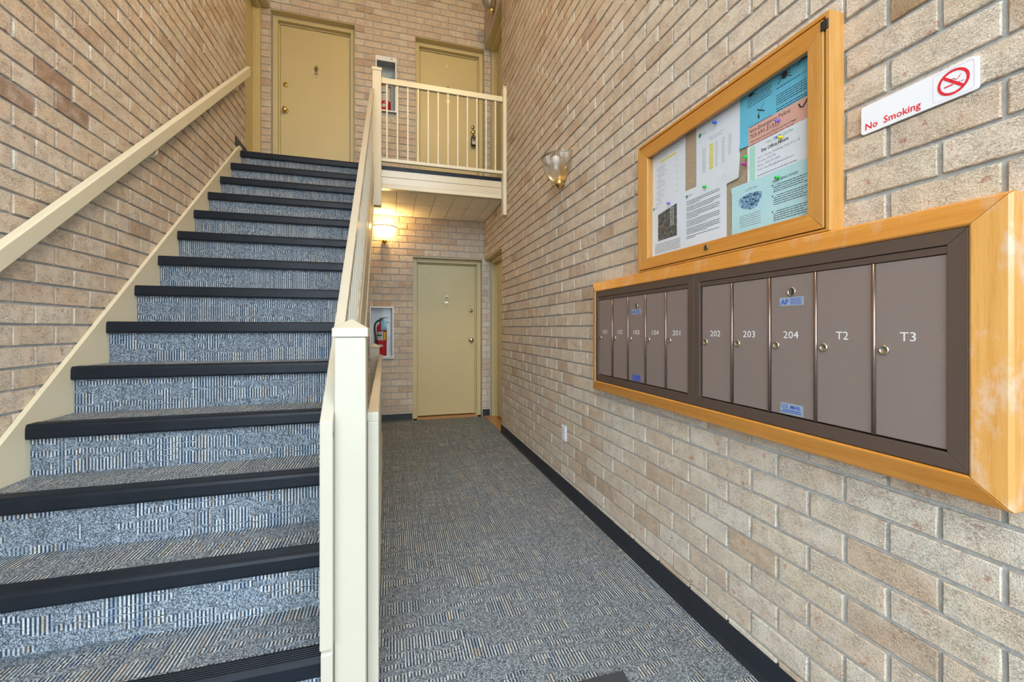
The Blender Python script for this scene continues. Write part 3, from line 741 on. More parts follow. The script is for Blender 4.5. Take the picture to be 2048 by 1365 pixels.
# ------------------------------------------------------------------ fire extinguisher cabinets
def cabinet(x0, x1, z0, z1, head, label, letters):
    yf = YB - .035
    c = thing('extinguisher_cabinet', ((x0 + x1) / 2, YB, z0), label, 'cabinet', 'fire extinguisher cabinets')
    m = MB(); e = .016; ft = .012
    m.box(x0, x0 + e, yf, yf + ft, z0, z1).box(x1 - e, x1, yf, yf + ft, z0, z1)
    top = head if head else e; bot = e if head else .034
    m.box(x0 + e, x1 - e, yf, yf + ft, z1 - top, z1).box(x0 + e, x1 - e, yf, yf + ft, z0, z0 + bot)
    m.build('door_frame', 'white_metal', c, .001)
    t = .004; b = MB()
    xi0, xi1, zi0, zi1 = x0 + .009, x1 - .009, z0 + .009, z1 - .010
    b.box(xi0, xi0 + t, yf + ft, YB + .145, zi0, zi1).box(xi1 - t, xi1, yf + ft, YB + .145, zi0, zi1)
    b.box(xi0, xi1, yf + ft, YB + .145, zi0, zi0 + t).box(xi0, xi1, yf + ft, YB + .145, zi1 - t, zi1)
    b.build('box', 'grey_metal' if head else 'white_metal', c)
    MB().box(xi0, xi1, YB + .142, YB + .147, zi0, zi1).build('back_panel', 'grey_metal' if head else 'white_metal', c)
    MB().box(x0 + e, x1 - e, yf + .004, yf + .007, z0 + bot, z1 - top).build('glass_pane', 'glass_case', c)
    for sx in (x0 + .055, x1 - .055):
        for sz in (z0 + .08, z1 - .13): MB().lathe([(.004, 0), (.004, -.002)], (sx, YB + .142, sz), 'y', 8).build('screw', 'dark', c)
    if head: MB().lathe([(.011, 0), (.011, -.006), (.006, -.008)], (x1 - .06, yf, z1 - .028), 'y', 14).build('cam_lock', 'nickel', c)
    if letters: text('FIRE EXTINGUISHER', .020, 'ink', c, (x0 + .02, yf - .0006, z0 + .009), 'B', width=(x1 - x0) - .04)
    return c
def extinguisher(x, z, r, h, label, style):
    y = YB + .065
    e = thing('fire_extinguisher', (x, y, z), label, 'fire extinguisher', 'fire extinguishers in wall cabinets')
    MB().lathe([(r * .8, 0), (r, .012), (r, h - .05), (r * .93, h - .025), (r * .62, h - .004), (r * .3, h + .006), (.016, h + .010), (.016, h + .03)], (x, y, z), 'z', 28).build('cylinder', 'ext_red', e)
    a0, a1 = R(200), R(310)
    lz = h * (.50 if style else .34); l1 = h * (.76 if style else .82)
    MB().lathe([(r + .0012, lz), (r + .0012, l1)], (x, y, z), 'z', 12, R(192), R(287) if style else R(335)).build('label', 'label_grey', e, recalc=False)
    lab2 = MB().lathe([(r + .0014, lz), (r + .0014, l1)], (x, y, z), 'z', 4, R(295), R(325)).build('side_label', 'label_yellow' if style else 'label_grey', e, recalc=False)
    for k in range(5):
        zz = lz + (l1 - lz) * (.15 + .17 * k)
        MB().lathe([(r + .0018, zz), (r + .0018, zz + (.006 if k != 2 else .016))], (x, y, z), 'z', 8, R(205), R(275)).build('print_line', 'ink_grey' if k != 2 else 'ink', e, recalc=False)
    # diamond emblem
    for dz in (.33 if style else .17,):
        zc = h * dz; n = 8; vs_ = []
        for i in range(n + 1):
            t_ = i / n; a = R(215 + 75 * t_); hh = .022 * (1 - abs(2 * t_ - 1))
            vs_ += [(x + (r + .0014) * math.cos(a), y + (r + .0014) * math.sin(a), z + zc - hh), (x + (r + .0014) * math.cos(a), y + (r + .0014) * math.sin(a), z + zc + hh)]
        MB().add(vs_, [(2 * i, 2 * i + 2, 2 * i + 3, 2 * i + 1) for i in range(n)]).build('emblem', 'label_grey', e, recalc=False)
    zt = z + h + .03
    v = MB().lathe([(.020, 0), (.022, .012), (.016, .034), (.001, .036)], (x, y, zt - .004), 'z', 14).build('valve', 'antique', e)
    MB().prism([(x - .028, zt + .020), (x - .030, zt + .040), (x - .005, zt + .050), (x + .075, zt + .060), (x + .076, zt + .054), (x + .01, zt + .032)], y - .010, y + .010, 'y').build('squeeze_lever', 'black' if style else 'nickel', e, .001)
    MB().prism([(x - .01, zt + .008), (x + .03, zt + .018), (x + .098, zt - .014), (x + .096, zt - .020), (x + .03, zt + .008), (x - .01, zt - .002)], y - .008, y + .008, 'y').build('carry_handle', 'black', e, .001)
    hs = [(x - .01, y - .01, zt + .012), (x - .045, y - .012, zt + .010), (x - r - .018, y - .012, zt - .03), (x - r - .024, y - .012, zt - .10), (x - r - .014, y - .012, zt - .19), (x - r - .010, y - .012, zt - .28), (x - r - .012, y - .012, z + .06)]
    pts = []
    for i in range(len(hs) - 1):
        for t_ in (0, .25, .5, .75):
            p0, p1, p2, p3 = (Vector(hs[max(0, min(len(hs) - 1, i + o))]) for o in (-1, 0, 1, 2))
            pts.append(.5 * (2 * p1 + (p2 - p0) * t_ + (2 * p0 - 5 * p1 + 4 * p2 - p3) * t_ ** 2 + (3 * p1 - p0 - 3 * p2 + p3) * t_ ** 3))
    MB().tube(pts, [.010] * (len(pts) - 6) + [.013] * 6, 8).build('hose', 'black', e)
    tg = MB().box(x - .006, x + .060, y - r - .016, y - r - .014, zt - .105, zt + .010).build('inspection_tag', 'tag_blue', e)
    for k in range(6): MB().box(x + .002, x + .052 - .01 * (k % 2), y - r - .0168, y - r - .0160, zt - .03 - .012 * k, zt - .027 - .012 * k).build('print_line', 'ink_grey', tg)
cabinet(-.258, .026, .797, 1.443, 0, 'white glass-fronted extinguisher cabinet on the ground floor back wall', True)
extinguisher(-.118, .822, .060, .405, 'red fire extinguisher with blue tag in the ground floor cabinet', 1)
cabinet(-.190, .061, 3.872, 4.552, .058, 'white extinguisher cabinet upstairs between the two yellow doors', False)
extinguisher(-.075, 3.897, .066, .37, 'red fire extinguisher in the upstairs cabinet behind the railing', 0)

# ------------------------------------------------------------------ mailboxes
sw = thing('mailbox_surround', (1.16, 1.352, .82), 'golden oak frame around the two bronze mailbox banks, worn on its near end', 'frame')
yi0, yi1, zi0, zi1 = .553, 2.156, .875, 1.382        # inner edge
yo0, yo1, zo0, zo1 = .494, 2.211, .820, 1.438        # outer edge
XI, XO, XW = 1.121, 1.135, XR - .0005
def rail_piece(P, mat, nm):
    """P: inner a, inner b, outer a, outer b as (y,z); mitred moulding sloping to the outside"""
    (a, b, c, d) = P
    rnd = lambda q, x: (x, q[0], q[1])
    md = lambda p, q, t: (p[0] + (q[0] - p[0]) * t, p[1] + (q[1] - p[1]) * t)
    def sec(i, o): return [rnd(i, XW), rnd(i, XI + .004), rnd(md(i, o, .08), XI), rnd(md(i, o, .90), XO - .003), rnd(o, XO + .004), rnd(o, XW)]
    s0, s1 = sec(a, c), sec(b, d); n = 6
    return MB().add(s0 + s1, [tuple(range(n))[::-1], tuple(range(n, 2 * n))] + [(i, (i + 1) % n, n + (i + 1) % n, n + i) for i in range(n)]).build(nm, mat, sw, .0015)
e = .0006
rail_piece(((yi0, zi1), (yi1, zi1), (yo0 + e, zo1), (yo1 - e, zo1)), 'oak_top', 'top_moulding')
rail_piece(((yi0, zi0), (yi1, zi0), (yo0 + e, zo0), (yo1 - e, zo0)), 'oak_y', 'bottom_moulding')
rail_piece(((yi0, zi0 + e), (yi0, zi1 - e), (yo0, zo0 + e), (yo0, zo1 - e)), 'oak_worn', 'side_moulding')
rail_piece(((yi1, zi0 + e), (yi1, zi1 - e), (yo1, zo0 + e), (yo1, zo1 - e)), 'oak_z', 'side_moulding')
def unit(ya, yb, dl, labels, key, what):
    u = thing('mailbox_unit', (1.14, (ya + yb) / 2, .877), what, 'mailbox', 'bronze apartment mailbox banks')
    XFc = 1.124; za, zb = .877, 1.381
    MB().box(1.150, 1.186, yb, ya, za, zb).build('housing', 'bronze', u)
    sa, sb = ya - .030, yb + .034                      # inside of the stiles
    def fp(P, nm):
        return MB().add([(XFc, *q) for q in P] + [(1.152, *q) for q in P], [(0, 1, 2, 3), (7, 6, 5, 4)] + [(i, (i + 1) % 4, (i + 1) % 4 + 4, i + 4) for i in range(4)]).build(nm, 'bronze', u, .001)
    zt, zbt = 1.350, .912; e2 = .0004
    fp([(ya, zb), (yb, zb), (sb, zt), (sa, zt)], 'frame_rail'); fp([(sa, zbt), (sb, zbt), (yb, za), (ya, za)], 'frame_rail')
    fp([(ya, zb - e2), (sa, zt - e2), (sa, zbt + e2), (ya, za + e2)], 'frame_stile'); fp([(yb, za + e2), (sb, zbt + e2), (sb, zt - e2), (yb, zb - e2)], 'frame_stile')
    MB().box(1.1265, 1.152, sb + .001, sa - .001, 1.332, 1.3485).build('header_strip', 'bronze', u, .001)
    for i, yl in enumerate(dl):
        yr = yl - .1375
        d = MB().box(1.129, 1.150, yr, yl, .9165, 1.3305).build('mailbox_door', 'bronze_door', u, .0012)
        d['label'] = 'bronze mailbox door numbered ' + labels[i]
        if i < len(dl) - 1:
            yc = (yr + dl[i + 1]) / 2
            MB().lathe([(.0045, 0), (.0045, .4145)], (1.1285, yc, .9155), 'z', 10).build('divider_rib', 'rib', u)
        else: MB().lathe([(.004, 0), (.004, .4145)], (1.129, yr - .004, .9155), 'z', 10).build('divider_rib', 'rib', u)
        lk = MB().lathe([(.0118, 0), (.0118, -.0022), (.0104, -.004), (.0075, -.0046), (.0070, -.0030), (.001, -.0030)], (1.129, yl - .018, 1.122), 'x', 22).build('lock', 'nickel', d)
        text(labels[i], .030, 'num', d, (1.1287, yl - (.066 if len(labels[i]) == 3 else .0665), 1.1445), 'R', width=.048 if len(labels[i]) == 3 else .031, align='CENTER')
        if i == key:
            yc = yl - .068
            MB().lathe([(.0135, 0), (.0135, -.002), (.0105, -.003), (.0100, -.0006), (.001, -.0006)], (1.129, yc, 1.281), 'x', 22).build('arrow_lock', 'nickel', d)
            MB().lathe([(.0085, 0), (.0085, -.0012), (.001, -.0012)], (1.1288, yc - .001, 1.281), 'x', 18).build('lock_hole', 'dark', d)
            MB().box(1.1262, 1.1285, yc - .0015, yc + .0030, 1.273, 1.288).build('lock_flap', 'nickel', d)
            MB().box(1.1284, 1.1291, yc - .038, yc + .038, 1.241, 1.2655).build('maker_sticker', 'sticker' if len(labels) and labels[0] == '202' else 'sticker', d, .0)
            text('AF', .020, 'ink_mail', d, (1.1280, yc + .034, 1.2455), 'R', width=.026, bold=.0006)
            for k in range(5): MB().box(1.1279, 1.1283, yc - .034 + .004 * (k % 2), yc + .003, 1.2445 + k * .0040, 1.2460 + k * .0040).build('print_line', 'ink_mail', d)
            st_ = 'sticker' if labels[0] == '202' else 'sticker_blue'
            MB().box(1.1284, 1.1291, yc - .036, yc + .036, .9195, .9515).build('mail_sticker', st_, d)
            text('U.S. MAIL', .0155, 'ink_mail', d, (1.1280, yc + .032, .9365), 'R', width=.062, bold=.0003)
            for k in range(2): MB().box(1.1279, 1.1283, yc - .033 + .004 * k, yc + .033 - .006 * k, .9245 + k * .0055, .9270 + k * .0055).build('print_line', 'ink_mail', d)
unit(2.156, 1.352, [2.124, 1.9695, 1.820, 1.671, 1.5225], ['101', '102', '103', '104', '201'], 2, 'far bank of five bronze mailboxes numbered 101 to 201')
unit(1.351, .553, [1.311, 1.162, 1.014, .869, .7245], ['202', '203', '204', 'T2', 'T3'], 2, 'near bank of five larger-looking bronze mailboxes numbered 202 to T3')

# ------------------------------------------------------------------ notice board
nb = thing('notice_board', (1.16, 1.30, 1.44), 'oak framed glass notice board case above the mailboxes', 'notice board')
by0, by1, bz0, bz1 = .842, 1.756, 1.4395, 2.040
XB = 1.139
w_ = .012
MB().box(XB, XR + .004, by0, by0 + w_, bz0, bz1).build('case_side', 'oak_z', nb, .002)
MB().box(XB, XR + .004, by1 - w_, by1, bz0, bz1).build('case_side', 'oak_z', nb, .002)
MB().box(XB, XR + .004, by0 + w_, by1 - w_, bz1 - w_, bz1).build('case_top', 'oak_y', nb, .002)
MB().box(XB, XR + .004, by0 + w_, by1 - w_, bz0, bz0 + w_ * .6).build('case_bottom', 'oak_y', nb, .002)
dy0, dy1, dz0, dz1 = by0 + w_ + .005, by1 - w_ - .001, bz0 + .010, bz1 - w_ - .006
gy0, gy1, gz0, gz1 = .907, 1.682, 1.500, 1.967
def dpiece(P, mat, nm):
    a, b, c, d = P      # inner a, inner b, outer b, outer a
    X0 = XB - .002
    return MB().add([(X0 + .004, *a), (X0 + .004, *b), (X0, *c), (X0, *d), (X0 + .022, *a), (X0 + .022, *b), (X0 + .022, *c), (X0 + .022, *d)],
                    [(0, 1, 2, 3), (7, 6, 5, 4), (0, 4, 5, 1), (1, 5, 6, 2), (2, 6, 7, 3), (3, 7, 4, 0)]).build(nm, mat, nb, .0015)
e = .0005
dpiece(((gy0, gz1), (gy1, gz1), (dy1 - e, dz1), (dy0 + e, dz1)), 'oak_y', 'door_rail')
dr = dpiece(((gy0, gz0), (gy1, gz0), (dy1 - e, dz0), (dy0 + e, dz0)), 'oak_y', 'door_rail')
dpiece(((gy0, gz0 + e), (gy0, gz1 - e), (dy0, dz1 - e), (dy0, dz0 + e)), 'oak_z', 'door_stile')
dpiece(((gy1, gz0 + e), (gy1, gz1 - e), (dy1, dz1 - e), (dy1, dz0 + e)), 'oak_z', 'door_stile')
MB().lathe([(.011, 0), (.011, -.003), (.008, -.004), (.001, -.004)], (XB - .001, 1.300, 1.4785), 'x', 20).build('cam_lock', 'antique', dr)
MB().box(XB - .0065, XB - .0045, 1.299, 1.301, 1.474, 1.483).build('keyhole', 'dark', dr)
MB().box(XB - .0035, XB + .01, .845, .866, 1.990, 2.018).build('hinge_bracket', 'black', nb, .002)
MB().box(XB + .010, XB + .012, gy0 - .01, gy1 + .01, gz0 - .01, gz1 + .01).build('glass_pane', 'glass_case', nb)
XK = 1.176
MB().box(XK, XR - .001, by0 + w_, by1 - w_, bz0 + .007, bz1 - w_).build('cork_panel', 'cork', nb)
MB().box(XB + .022, XK, gy1 + .004, gy1 + .010, gz0, gz1).build('inner_bead', 'oak_z', nb)

def sheet(name, mat, y0, y1, z0, z1, X, label, cat='paper', curl=(), tilt=0.):
    """paper on the board; y0 = left (far) edge; curl: list of (corner u, corner v, size, lift)"""
    n = 10; vs_ = []
    for side in (0, 1):
        for j in range(n + 1):
            for i in range(n + 1):
                u, v = i / n, j / n
                lift = 0.
                for cu, cv, sz, lf in curl:
                    dd = max(0., 1 - math.hypot(u - cu, v - cv) / sz); lift += lf * dd * dd
                yy = y0 + (y1 - y0) * u; zz = z0 + (z1 - z0) * v + (u - .5) * tilt
                sh = sum(.004 * lf / .008 * max(0., 1 - math.hypot(u - cu, v - cv) / sz) for cu, cv, sz, lf in curl)
                vs_.append((X - lift + side * .0003, yy - sh, zz))
    N = (n + 1) ** 2; fs = []
    for j in range(n):
        for i in range(n):
            k = j * (n + 1) + i; fs.append((k, k + 1, k + n + 2, k + n + 1)); k += N; fs.append((k, k + n + 1, k + n + 2, k + 1))
    o = MB().add(vs_, fs, True).build(name, mat, None, recalc=False, origin=(X, (y0 + y1) / 2, z0))
    return tag(o, label, cat, 'notices pinned to the board')
def lines(par, X, rows, mat='ink_grey', h=.0022, seed=1, name='printed_lines'):
    rg = random.Random(seed); m = MB()
    for (ya, yb, z, slope) in rows:          # ya = left end (larger Y)
        y = ya
        while y > yb + .002:
            wl_ = rg.uniform(.004, .013); y2 = max(yb, y - wl_)
            zz = z + slope * (ya - y) / max(.001, (ya - yb))
            m.add([(X, y, zz), (X, y2, zz), (X, y2, zz + h), (X, y, zz + h)], [(0, 1, 2, 3)])
            y = y2 - rg.uniform(.0012, .0025)
    return m.build(name, mat, par, recalc=False)
def logo(par, X, y, z, r=.007):
    m = MB(); n = 14
    m.add([(X, y + r * math.cos(a), z + r * .9 * math.sin(a)) for a in [2 * math.pi * i / n for i in range(n)]], [tuple(range(n))])
    m.add([(X, y + .001, z - r * 1.7), (X, y - .001, z - r * 1.7), (X, y - .0006, z), (X, y + .0006, z)], [(0, 1, 2, 3)])
    m.build('tree_logo', 'ink_green', par, recalc=False)
    lines(par, X, [(y - r - .003, y - r - .026, z + .001, 0), (y - r - .003, y - r - .022, z - .004, 0)], 'ink_grey', .0018, 3)
def pin(y, z, mat, label):
    X = XK - .0055
    t = thing('push_pin', (X, y, z), label, 'push pin', 'push pins on the notice board')
    t.rotation_euler = (0, R(-12), R(14))
    for nm, pf, mt in (('needle', [(.0007, 0), (.0007, -.005)], 'nickel'), ('head', [(.0025, -.004), (.0058, -.006), (.0056, -.0075), (.0032, -.009), (.0034, -.015), (.0052, -.017), (.0050, -.019), (.001, -.0195)], mat)):
        m = MB().lathe(pf, (0, 0, 0), 'x', 14)
        me = bpy.data.meshes.new(nm); me.from_pydata([tuple(v) for v in m.v], [], m.f); me.polygons.foreach_set('use_smooth', m.sm)
        bm = bmesh.new(); bm.from_mesh(me); bmesh.ops.recalc_face_normals(bm, faces=bm.faces); bm.to_mesh(me); bm.free()
        me.materials.append(M[mt]); o = bpy.data.objects.new(nm, me); col.objects.link(o); o.parent = t
rg = random.Random(5)
X1 = XK - .0012
# price list, far left
p1 = sheet('notice_sheet', 'paper', 1.690, 1.462, 1.700, 1.983, X1, 'white list sheet with one yellow highlighted line at upper left of board')
xr = X1 - .0004
rows = [(1.675, 1.475, 1.955, 0), (1.64, 1.50, 1.945, 0)]
for k in range(7): rows += [(1.665, 1.665 - rg.uniform(.04, .09), 1.905 - k * .027, 0), (1.652, 1.652 - rg.uniform(.02, .06), 1.897 - k * .027, 0), (1.652, 1.652 - rg.uniform(.02, .06), 1.890 - k * .027, 0), (1.520, 1.508, 1.897 - k * .027, 0)]
lines(p1, xr, rows, 'ink_grey', .0018, 2)
MB().quad((xr, 1.63, 1.926), (xr, 1.52, 1.926), (xr, 1.52, 1.933), (xr, 1.63, 1.933)).build('highlight', 'hilite', p1, recalc=False)
# fee table
X2 = XK - .0016
p2 = sheet('notice_sheet', 'paper', 1.397, 1.180, 1.700, 1.978, X2, 'white table sheet with a yellow highlighted column beside the blue notice', curl=[(1, 0, .55, .012)])
xr = X2 - .0006
logo(p2, xr, 1.376, 1.938, .009)
rows = [(1.33, 1.25, 1.905, 0), (1.32, 1.26, 1.896, 0)]
for k in range(13): rows += [(1.362, 1.345, 1.875 - k * .0075, 0), (1.295, 1.282, 1.875 - k * .0075, 0), (1.262, 1.248, 1.875 - k * .0075, 0), (1.232, 1.216, 1.875 - k * .0075, 0)]
lines(p2, xr, rows, 'ink_grey', .0020, 4)
hm = MB()
for k in range(13): hm.add([(xr, 1.326 + rg.uniform(-.002, .002), 1.8745 - k * .0075), (xr, 1.306 - rg.uniform(0, .003), 1.8745 - k * .0075), (xr, 1.306, 1.8795 - k * .0075), (xr, 1.326, 1.8795 - k * .0075)], [(0, 1, 2, 3)])
hm.build('highlight', 'hilite', p2, recalc=False)
# letter
X4 = XK - .0032
p4 = sheet('notice_sheet', 'paper', 1.472, 1.238, 1.486, 1.741, X4, 'white letter full of grey text at the bottom of the board', curl=[(1, 1, .3, .006)], tilt=-.004)
xr = X4 - .0008
logo(p4, xr, 1.450, 1.718)
rows = []; z = 1.695
for para in (3, 3, 4, 4, 4, 2):
    for k in range(para): rows.append((1.452, 1.27 if k < para - 1 else rg.uniform(1.30, 1.42), z, 0)); z -= .0068
    z -= .0045
lines(p4, xr, rows, 'ink', .0020, 6)
# firefighter sheet
X3 = XK - .0040
p3 = sheet('notice_sheet', 'paper', 1.706, 1.468, 1.486, 1.741, X3, 'white sheet with a dark photograph of firefighters at lower left of board')
xr = X3 - .0004
logo(p3, xr, 1.674, 1.727)
ph = MB().quad((xr, 1.642, 1.572), (xr, 1.512, 1.572), (xr, 1.512, 1.710), (xr, 1.642, 1.692)).build('printed_photo', 'photo', p3, recalc=False)
ladm = MB()
for dy in (1.555, 1.535): ladm.add([(xr - .0003, dy, 1.620), (xr - .0003, dy - .003, 1.620), (xr - .0003, dy - .003, 1.708), (xr - .0003, dy, 1.708)], [(0, 1, 2, 3)])
for k in range(8): ladm.add([(xr - .0003, 1.555, 1.625 + k * .010), (xr - .0003, 1.533, 1.625 + k * .010), (xr - .0003, 1.533, 1.628 + k * .010), (xr - .0003, 1.555, 1.628 + k * .010)], [(0, 1, 2, 3)])
ladm.build('printed_ladder', 'label_grey', ph, recalc=False)
lines(p3, xr, [(1.665, 1.49, 1.556 - k * .0075, 0) for k in range(6)], 'ink', .0020, 8)
# big blue notice
X5 = XK - .0022
p5 = sheet('notice_sheet', 'paper_blue', 1.179, .895, 1.799, 2.012, X5, 'bright blue notice with insect drawings at upper right of board', curl=[(0, 0, .17, .007)])
xr = X5 - .0006
rows = [(1.146, 1.052, 1.957 - k * .0072, 0) for k in range(5)] + [(1.140, 1.050, 1.858 - k * .0072, 0) for k in range(5)]
rows += [(1.035, .905, 1.932, 0)] + [(1.035, .905, 1.910 - k * .0072, 0) for k in range(5)] + [(1.035, .905, 1.868 - k * .0072, 0) for k in range(5)]
lines(p5, xr, rows, 'ink_blue' if 0 else 'ink', .0022, 9)
bug = MB()
def blob(y, z, a, b, n=14): bug.add([(xr, y + a * math.cos(t), z + b * math.sin(t)) for t in [2 * math.pi * i / n for i in range(n)]], [tuple(range(n))])
def stroke(y0, z0, y1, z1, t=.0012):
    d = Vector((y1 - y0, z1 - z0)); nn = Vector((-d.y, d.x)).normalized() * t
    bug.add([(xr - .0001, y0 + nn.x, z0 + nn.y), (xr - .0001, y1 + nn.x, z1 + nn.y), (xr - .0001, y1 - nn.x, z1 - nn.y), (xr - .0001, y0 - nn.x, z0 - nn.y)], [(0, 1, 2, 3)])
blob(1.006, 1.962, .010, .012); blob(.945, 1.985, .010, .013)
for s_ in (-1, 1):
    for k in range(3):
        stroke(1.006, 1.962, 1.006 + s_ * (.018 + .003 * k), 1.972 - k * .013); stroke(.945, 1.985, .945 + s_ * .018, 1.992 - k * .014)
blob(1.132, 1.967, .010, .005); stroke(1.14, 1.964, 1.105, 1.978); stroke(1.14, 1.972, 1.112, 1.962)
stroke(1.108, 1.905, 1.078, 1.887, .0018); stroke(1.080, 1.915, 1.104, 1.884, .0008); stroke(1.102, 1.886, 1.100, 1.872, .003)
bug.build('printed_drawing', 'ink', p5, recalc=False)
# pink police notice
X6 = XK - .0030
p6 = sheet('notice_sheet', 'paper_pink', 1.142, .895, 1.740, 1.8575, X6, 'salmon pink notice with the non-emergency police number')
xr = X6 - .0005
text('Non-Emergency Police:', .0185, 'ink', p6, (xr, 1.138, 1.8370), 'R', width=.152)
text('703.691.2131', .0185, 'ink', p6, (xr, 1.136, 1.8180), 'R', width=.098)
text('Please contact the police if you see any kind of illegal', .0085, 'ink', p6, (xr, 1.134, 1.8035), 'R', width=.165)
text('activity or for nuisance noise after 11pm.  You may', .0085, 'ink', p6, (xr, 1.134, 1.7935), 'R', width=.160)
hs = MB().tube([(xr, .958, 1.846), (xr, .953, 1.835), (xr, .945, 1.832), (xr, .935, 1.843), (xr, .925, 1.857), (xr, .915, 1.856)], .0022, 6).build('printed_handset', 'ink', p6)
# office hours
X7 = XK - .0042
p7 = sheet('notice_sheet', 'paper', 1.1455, .895, 1.600, 1.7925, X7, 'white office hours notice with a mint green margin')
xr = X7 - .0005
MB().quad((xr, 1.134, 1.602), (xr, 1.114, 1.602), (xr, 1.114, 1.790), (xr, 1.134, 1.790)).build('margin_band', 'paper_mint', p7, recalc=False)
text('TALL', .0125, 'ink_lime', p7, (xr, 1.072, 1.7745), 'R', width=.027)
text('TREE', .0125, 'ink_blue', p7, (xr, 1.043, 1.7745), 'R', width=.027, bold=.0004)
text('SOUTH', .0125, 'ink_green', p7, (xr, 1.011, 1.7745), 'R', width=.034)
text('Site Office Hours', .0150, 'ink', p7, (xr, 1.090, 1.7555), 'R', width=.098, bold=.0003)
for k, (s_, wd) in enumerate((('Hours:  Monday, Wednesday, Friday 8:30-1:00', .150), ('Thursday 2:30-7:00', .068), ('Phone:  (703) 941-4047', .083), ('Email:  site-office@talltreesouth.com', .130))):
    text(s_, .0092, 'ink_grey', p7, (xr, 1.104, 1.7380 - k * .0135), 'R', width=wd)
text('In an Emergency, Please call Cardinal Property', .0085, 'ink_grey', p7, (xr, 1.104, 1.678), 'R', width=.140) if 0 else lines(p7, xr, [(1.104, .962, 1.680, 0), (1.104, .945, 1.6705, 0), (1.104, .985, 1.661, 0)], 'ink_grey', .003, 12)
# dog walk / towing sheet
X8 = XK - .0052
p8 = sheet('notice_sheet', 'paper_cyan', 1.212, .895, 1.486, 1.6735, X8, 'pale cyan notice about dog walking and towing at lower right of board', curl=[(0, 0, .35, -.002), (0, 1, .4, .006)])
xr = X8 - .0010
text('Dog Walk Area', .0110, 'ink_grey', p8, (xr, 1.158, 1.645), 'R', width=.052, shear=.3)
mp = MB(); pts = [(1.181, 1.620), (1.172, 1.628), (1.140, 1.634), (1.110, 1.632), (1.085, 1.626), (1.088, 1.608), (1.105, 1.582), (1.130, 1.578), (1.160, 1.588), (1.176, 1.600)]
mpo = mp.add([(xr, a, b) for a, b in pts], [tuple(range(len(pts)))]).build('printed_map', 'map', p8, recalc=False)
mb_ = MB()
for (a, b) in ((1.160, 1.622), (1.146, 1.621), (1.122, 1.621), (1.108, 1.619), (1.152, 1.606), (1.126, 1.607), (1.132, 1.593), (1.114, 1.597)):
    mb_.add([(xr - .0003, a, b), (xr - .0003, a - .010, b), (xr - .0003, a - .010, b + .005), (xr - .0003, a, b + .005)], [(0, 1, 2, 3)])
mb_.build('map_block', 'ink', mpo, recalc=False)
lines(p8, xr, [(1.176, 1.090, 1.562 - k * .0075, 0) for k in range(6)], 'ink_grey', .0018, 14)
text('AVOID BEING TOWED!', .0110, 'ink', p8, (xr, 1.045, 1.6395), 'R', width=.088)
rows = []
for k0, zz in enumerate((1.628, 1.594, 1.544)):
    for k in range(4 if k0 == 0 else 5): rows.append((1.042 if k else 1.030, .925 + .008 * (k % 3), zz - k * .0068, 0))
    text('v', .010, 'ink', p8, (xr, 1.048, zz - .001), 'R', bold=.0005)
lines(p8, xr, rows, 'ink', .0019, 15)
for y, z, c_, lb_ in ((1.286, 1.946, 'pin_blue', 'blue push pin on the table sheet'), (1.555, 1.722, 'pin_purple', 'purple push pin holding the firefighter sheet'),
                      (1.337, 1.722, 'pin_green', 'green push pin holding the white letter'), (1.021, 1.826, 'pin_purple', 'purple push pin on the pink police notice'),
                      (1.012, 1.770, 'pin_yellow', 'yellow push pin on the office hours notice'), (1.145, 1.761, 'pin_green', 'green push pin in bare cork left of the office hours notice'),
                      (1.150, 1.738, 'pin_magenta', 'magenta push pin in bare cork'), (1.023, 1.649, 'pin_green', 'green push pin on the pale cyan notice')):
    pin(y, z, c_, lb_)

# ------------------------------------------------------------------ no smoking sign, outlet, mat
sg = thing('no_smoking_sign', (XR - .004, .681, 1.68), 'white plastic No Smoking sign with red lettering on the right brick wall', 'sign')
XS = XR - .0055
def rrect(y0, y1, z0, z1, r, n=6):
    pts = []
    for cy, cz, a0 in ((y1 - r, z1 - r, 0), (y0 + r, z1 - r, 90), (y0 + r, z0 + r, 180), (y1 - r, z0 + r, 270)):
        pts += [(cy + r * math.cos(R(a0 + 90 * i / n)), cz + r * math.sin(R(a0 + 90 * i / n))) for i in range(n + 1)]
    return pts
MB().prism(rrect(.567, .794, 1.679, 1.7515, .008), XS, XR + .001).build('plate', 'white', sg)
text('No  Smoking', .0235, 'ink_red', sg, (XS - .0004, .785, 1.6885), 'R', width=.118, bold=.0004)
po_, pi_ = rrect(.573, .6435, 1.684, 1.7465, .006), rrect(.5737, .6428, 1.6847, 1.7458, .0055); n = len(po_)
MB().add([(XS - .0004, *q) for q in po_] + [(XS - .0004, *q) for q in pi_], [(i, (i + 1) % n, n + (i + 1) % n, n + i) for i in range(n)]).build('border_line', 'ink_line', sg, recalc=False)
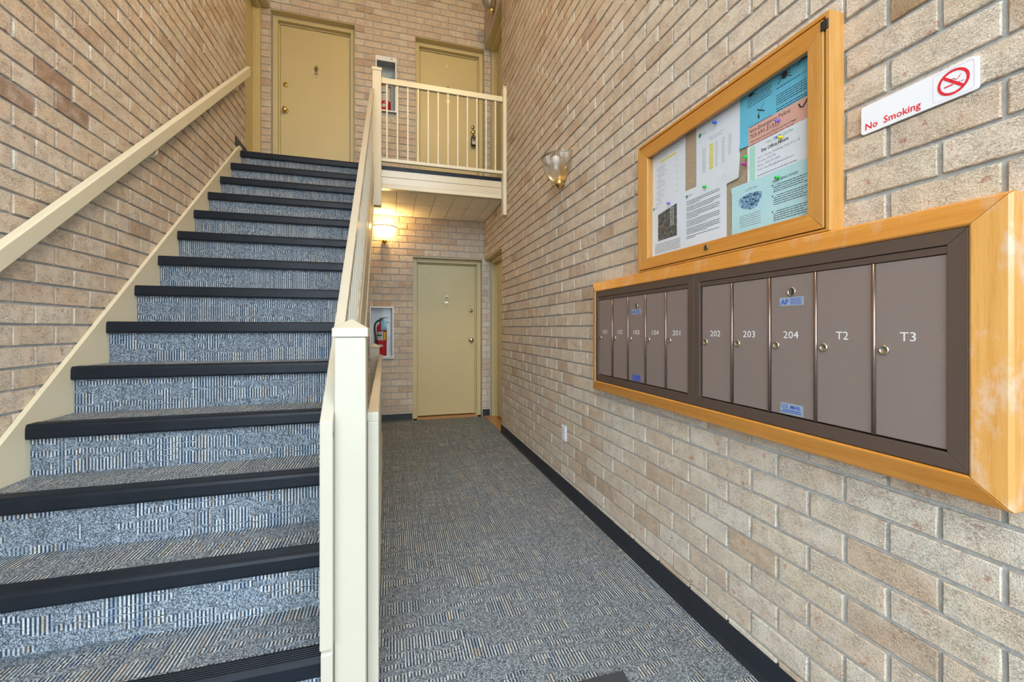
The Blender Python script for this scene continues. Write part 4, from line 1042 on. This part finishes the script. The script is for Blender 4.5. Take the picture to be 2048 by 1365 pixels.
yc, zc, ro, ri = .6075, 1.7155, .0275, .0222; n = 40
m = MB().add([(XS - .0005, yc + r_ * math.cos(2 * math.pi * i / n), zc + r_ * math.sin(2 * math.pi * i / n)) for r_ in (ro, ri) for i in range(n)], [(i, (i + 1) % n, n + (i + 1) % n, n + i) for i in range(n)])
a_ = .0165; tq = .0028 / 1.414
m.add([(XS - .0006, yc + a_ + tq, zc + a_ - tq), (XS - .0006, yc + a_ - tq, zc + a_ + tq), (XS - .0006, yc - a_ - tq, zc - a_ + tq), (XS - .0006, yc - a_ + tq, zc - a_ - tq)], [(0, 1, 2, 3)])
m.build('prohibition_ring', 'ink_red', sg, recalc=False)
m = MB()
for y0, y1 in ((.6235, .6075), (.6005, .5965), (.5945, .593), (.5915, .590)): m.add([(XS - .0004, y0, 1.7085), (XS - .0004, y1, 1.7085), (XS - .0004, y1, 1.7115), (XS - .0004, y0, 1.7115)], [(0, 1, 2, 3)])
m.build('cigarette', 'ink_red', sg, recalc=False)
pts = [(XS - .0004, .612 - .0026 * i, 1.7195 + .0032 * math.sin(i * 1.15) + .0004 * i) for i in range(8)]
MB().tube(pts, .0007, 5).build('smoke_curl', 'ink_red', sg)
ot = thing('wall_outlet', (XR, 2.757, .367), 'white electrical outlet plate low on the right brick wall', 'outlet')
MB().prism(rrect(2.720, 2.794, .367, .479, .006), XR - .006, XR + .002).build('cover_plate', 'white', ot, .0015)
for z in (.402, .444):
    rc = MB().prism(rrect(2.740, 2.774, z - .014, z + .014, .010), XR - .0075, XR - .005).build('receptacle', 'white', ot)
    for dy in (-.006, .006): MB().box(XR - .0085, XR - .0072, 2.757 + dy - .0012, 2.757 + dy + .0012, z - .003, z + .006).build('slot', 'dark', rc)
MB().lathe([(.003, 0), (.003, -.001)], (XR - .006, 2.757, .423), 'x', 8).build('screw', 'nickel', ot)
tag(MB().prism(rrect(-.10, .752, .40, 1.254, .012), 0.0005, .012, 'z').build('door_mat', 'mat', None, .003), 'dark grey rubber door mat on the carpet at the bottom edge', 'mat')
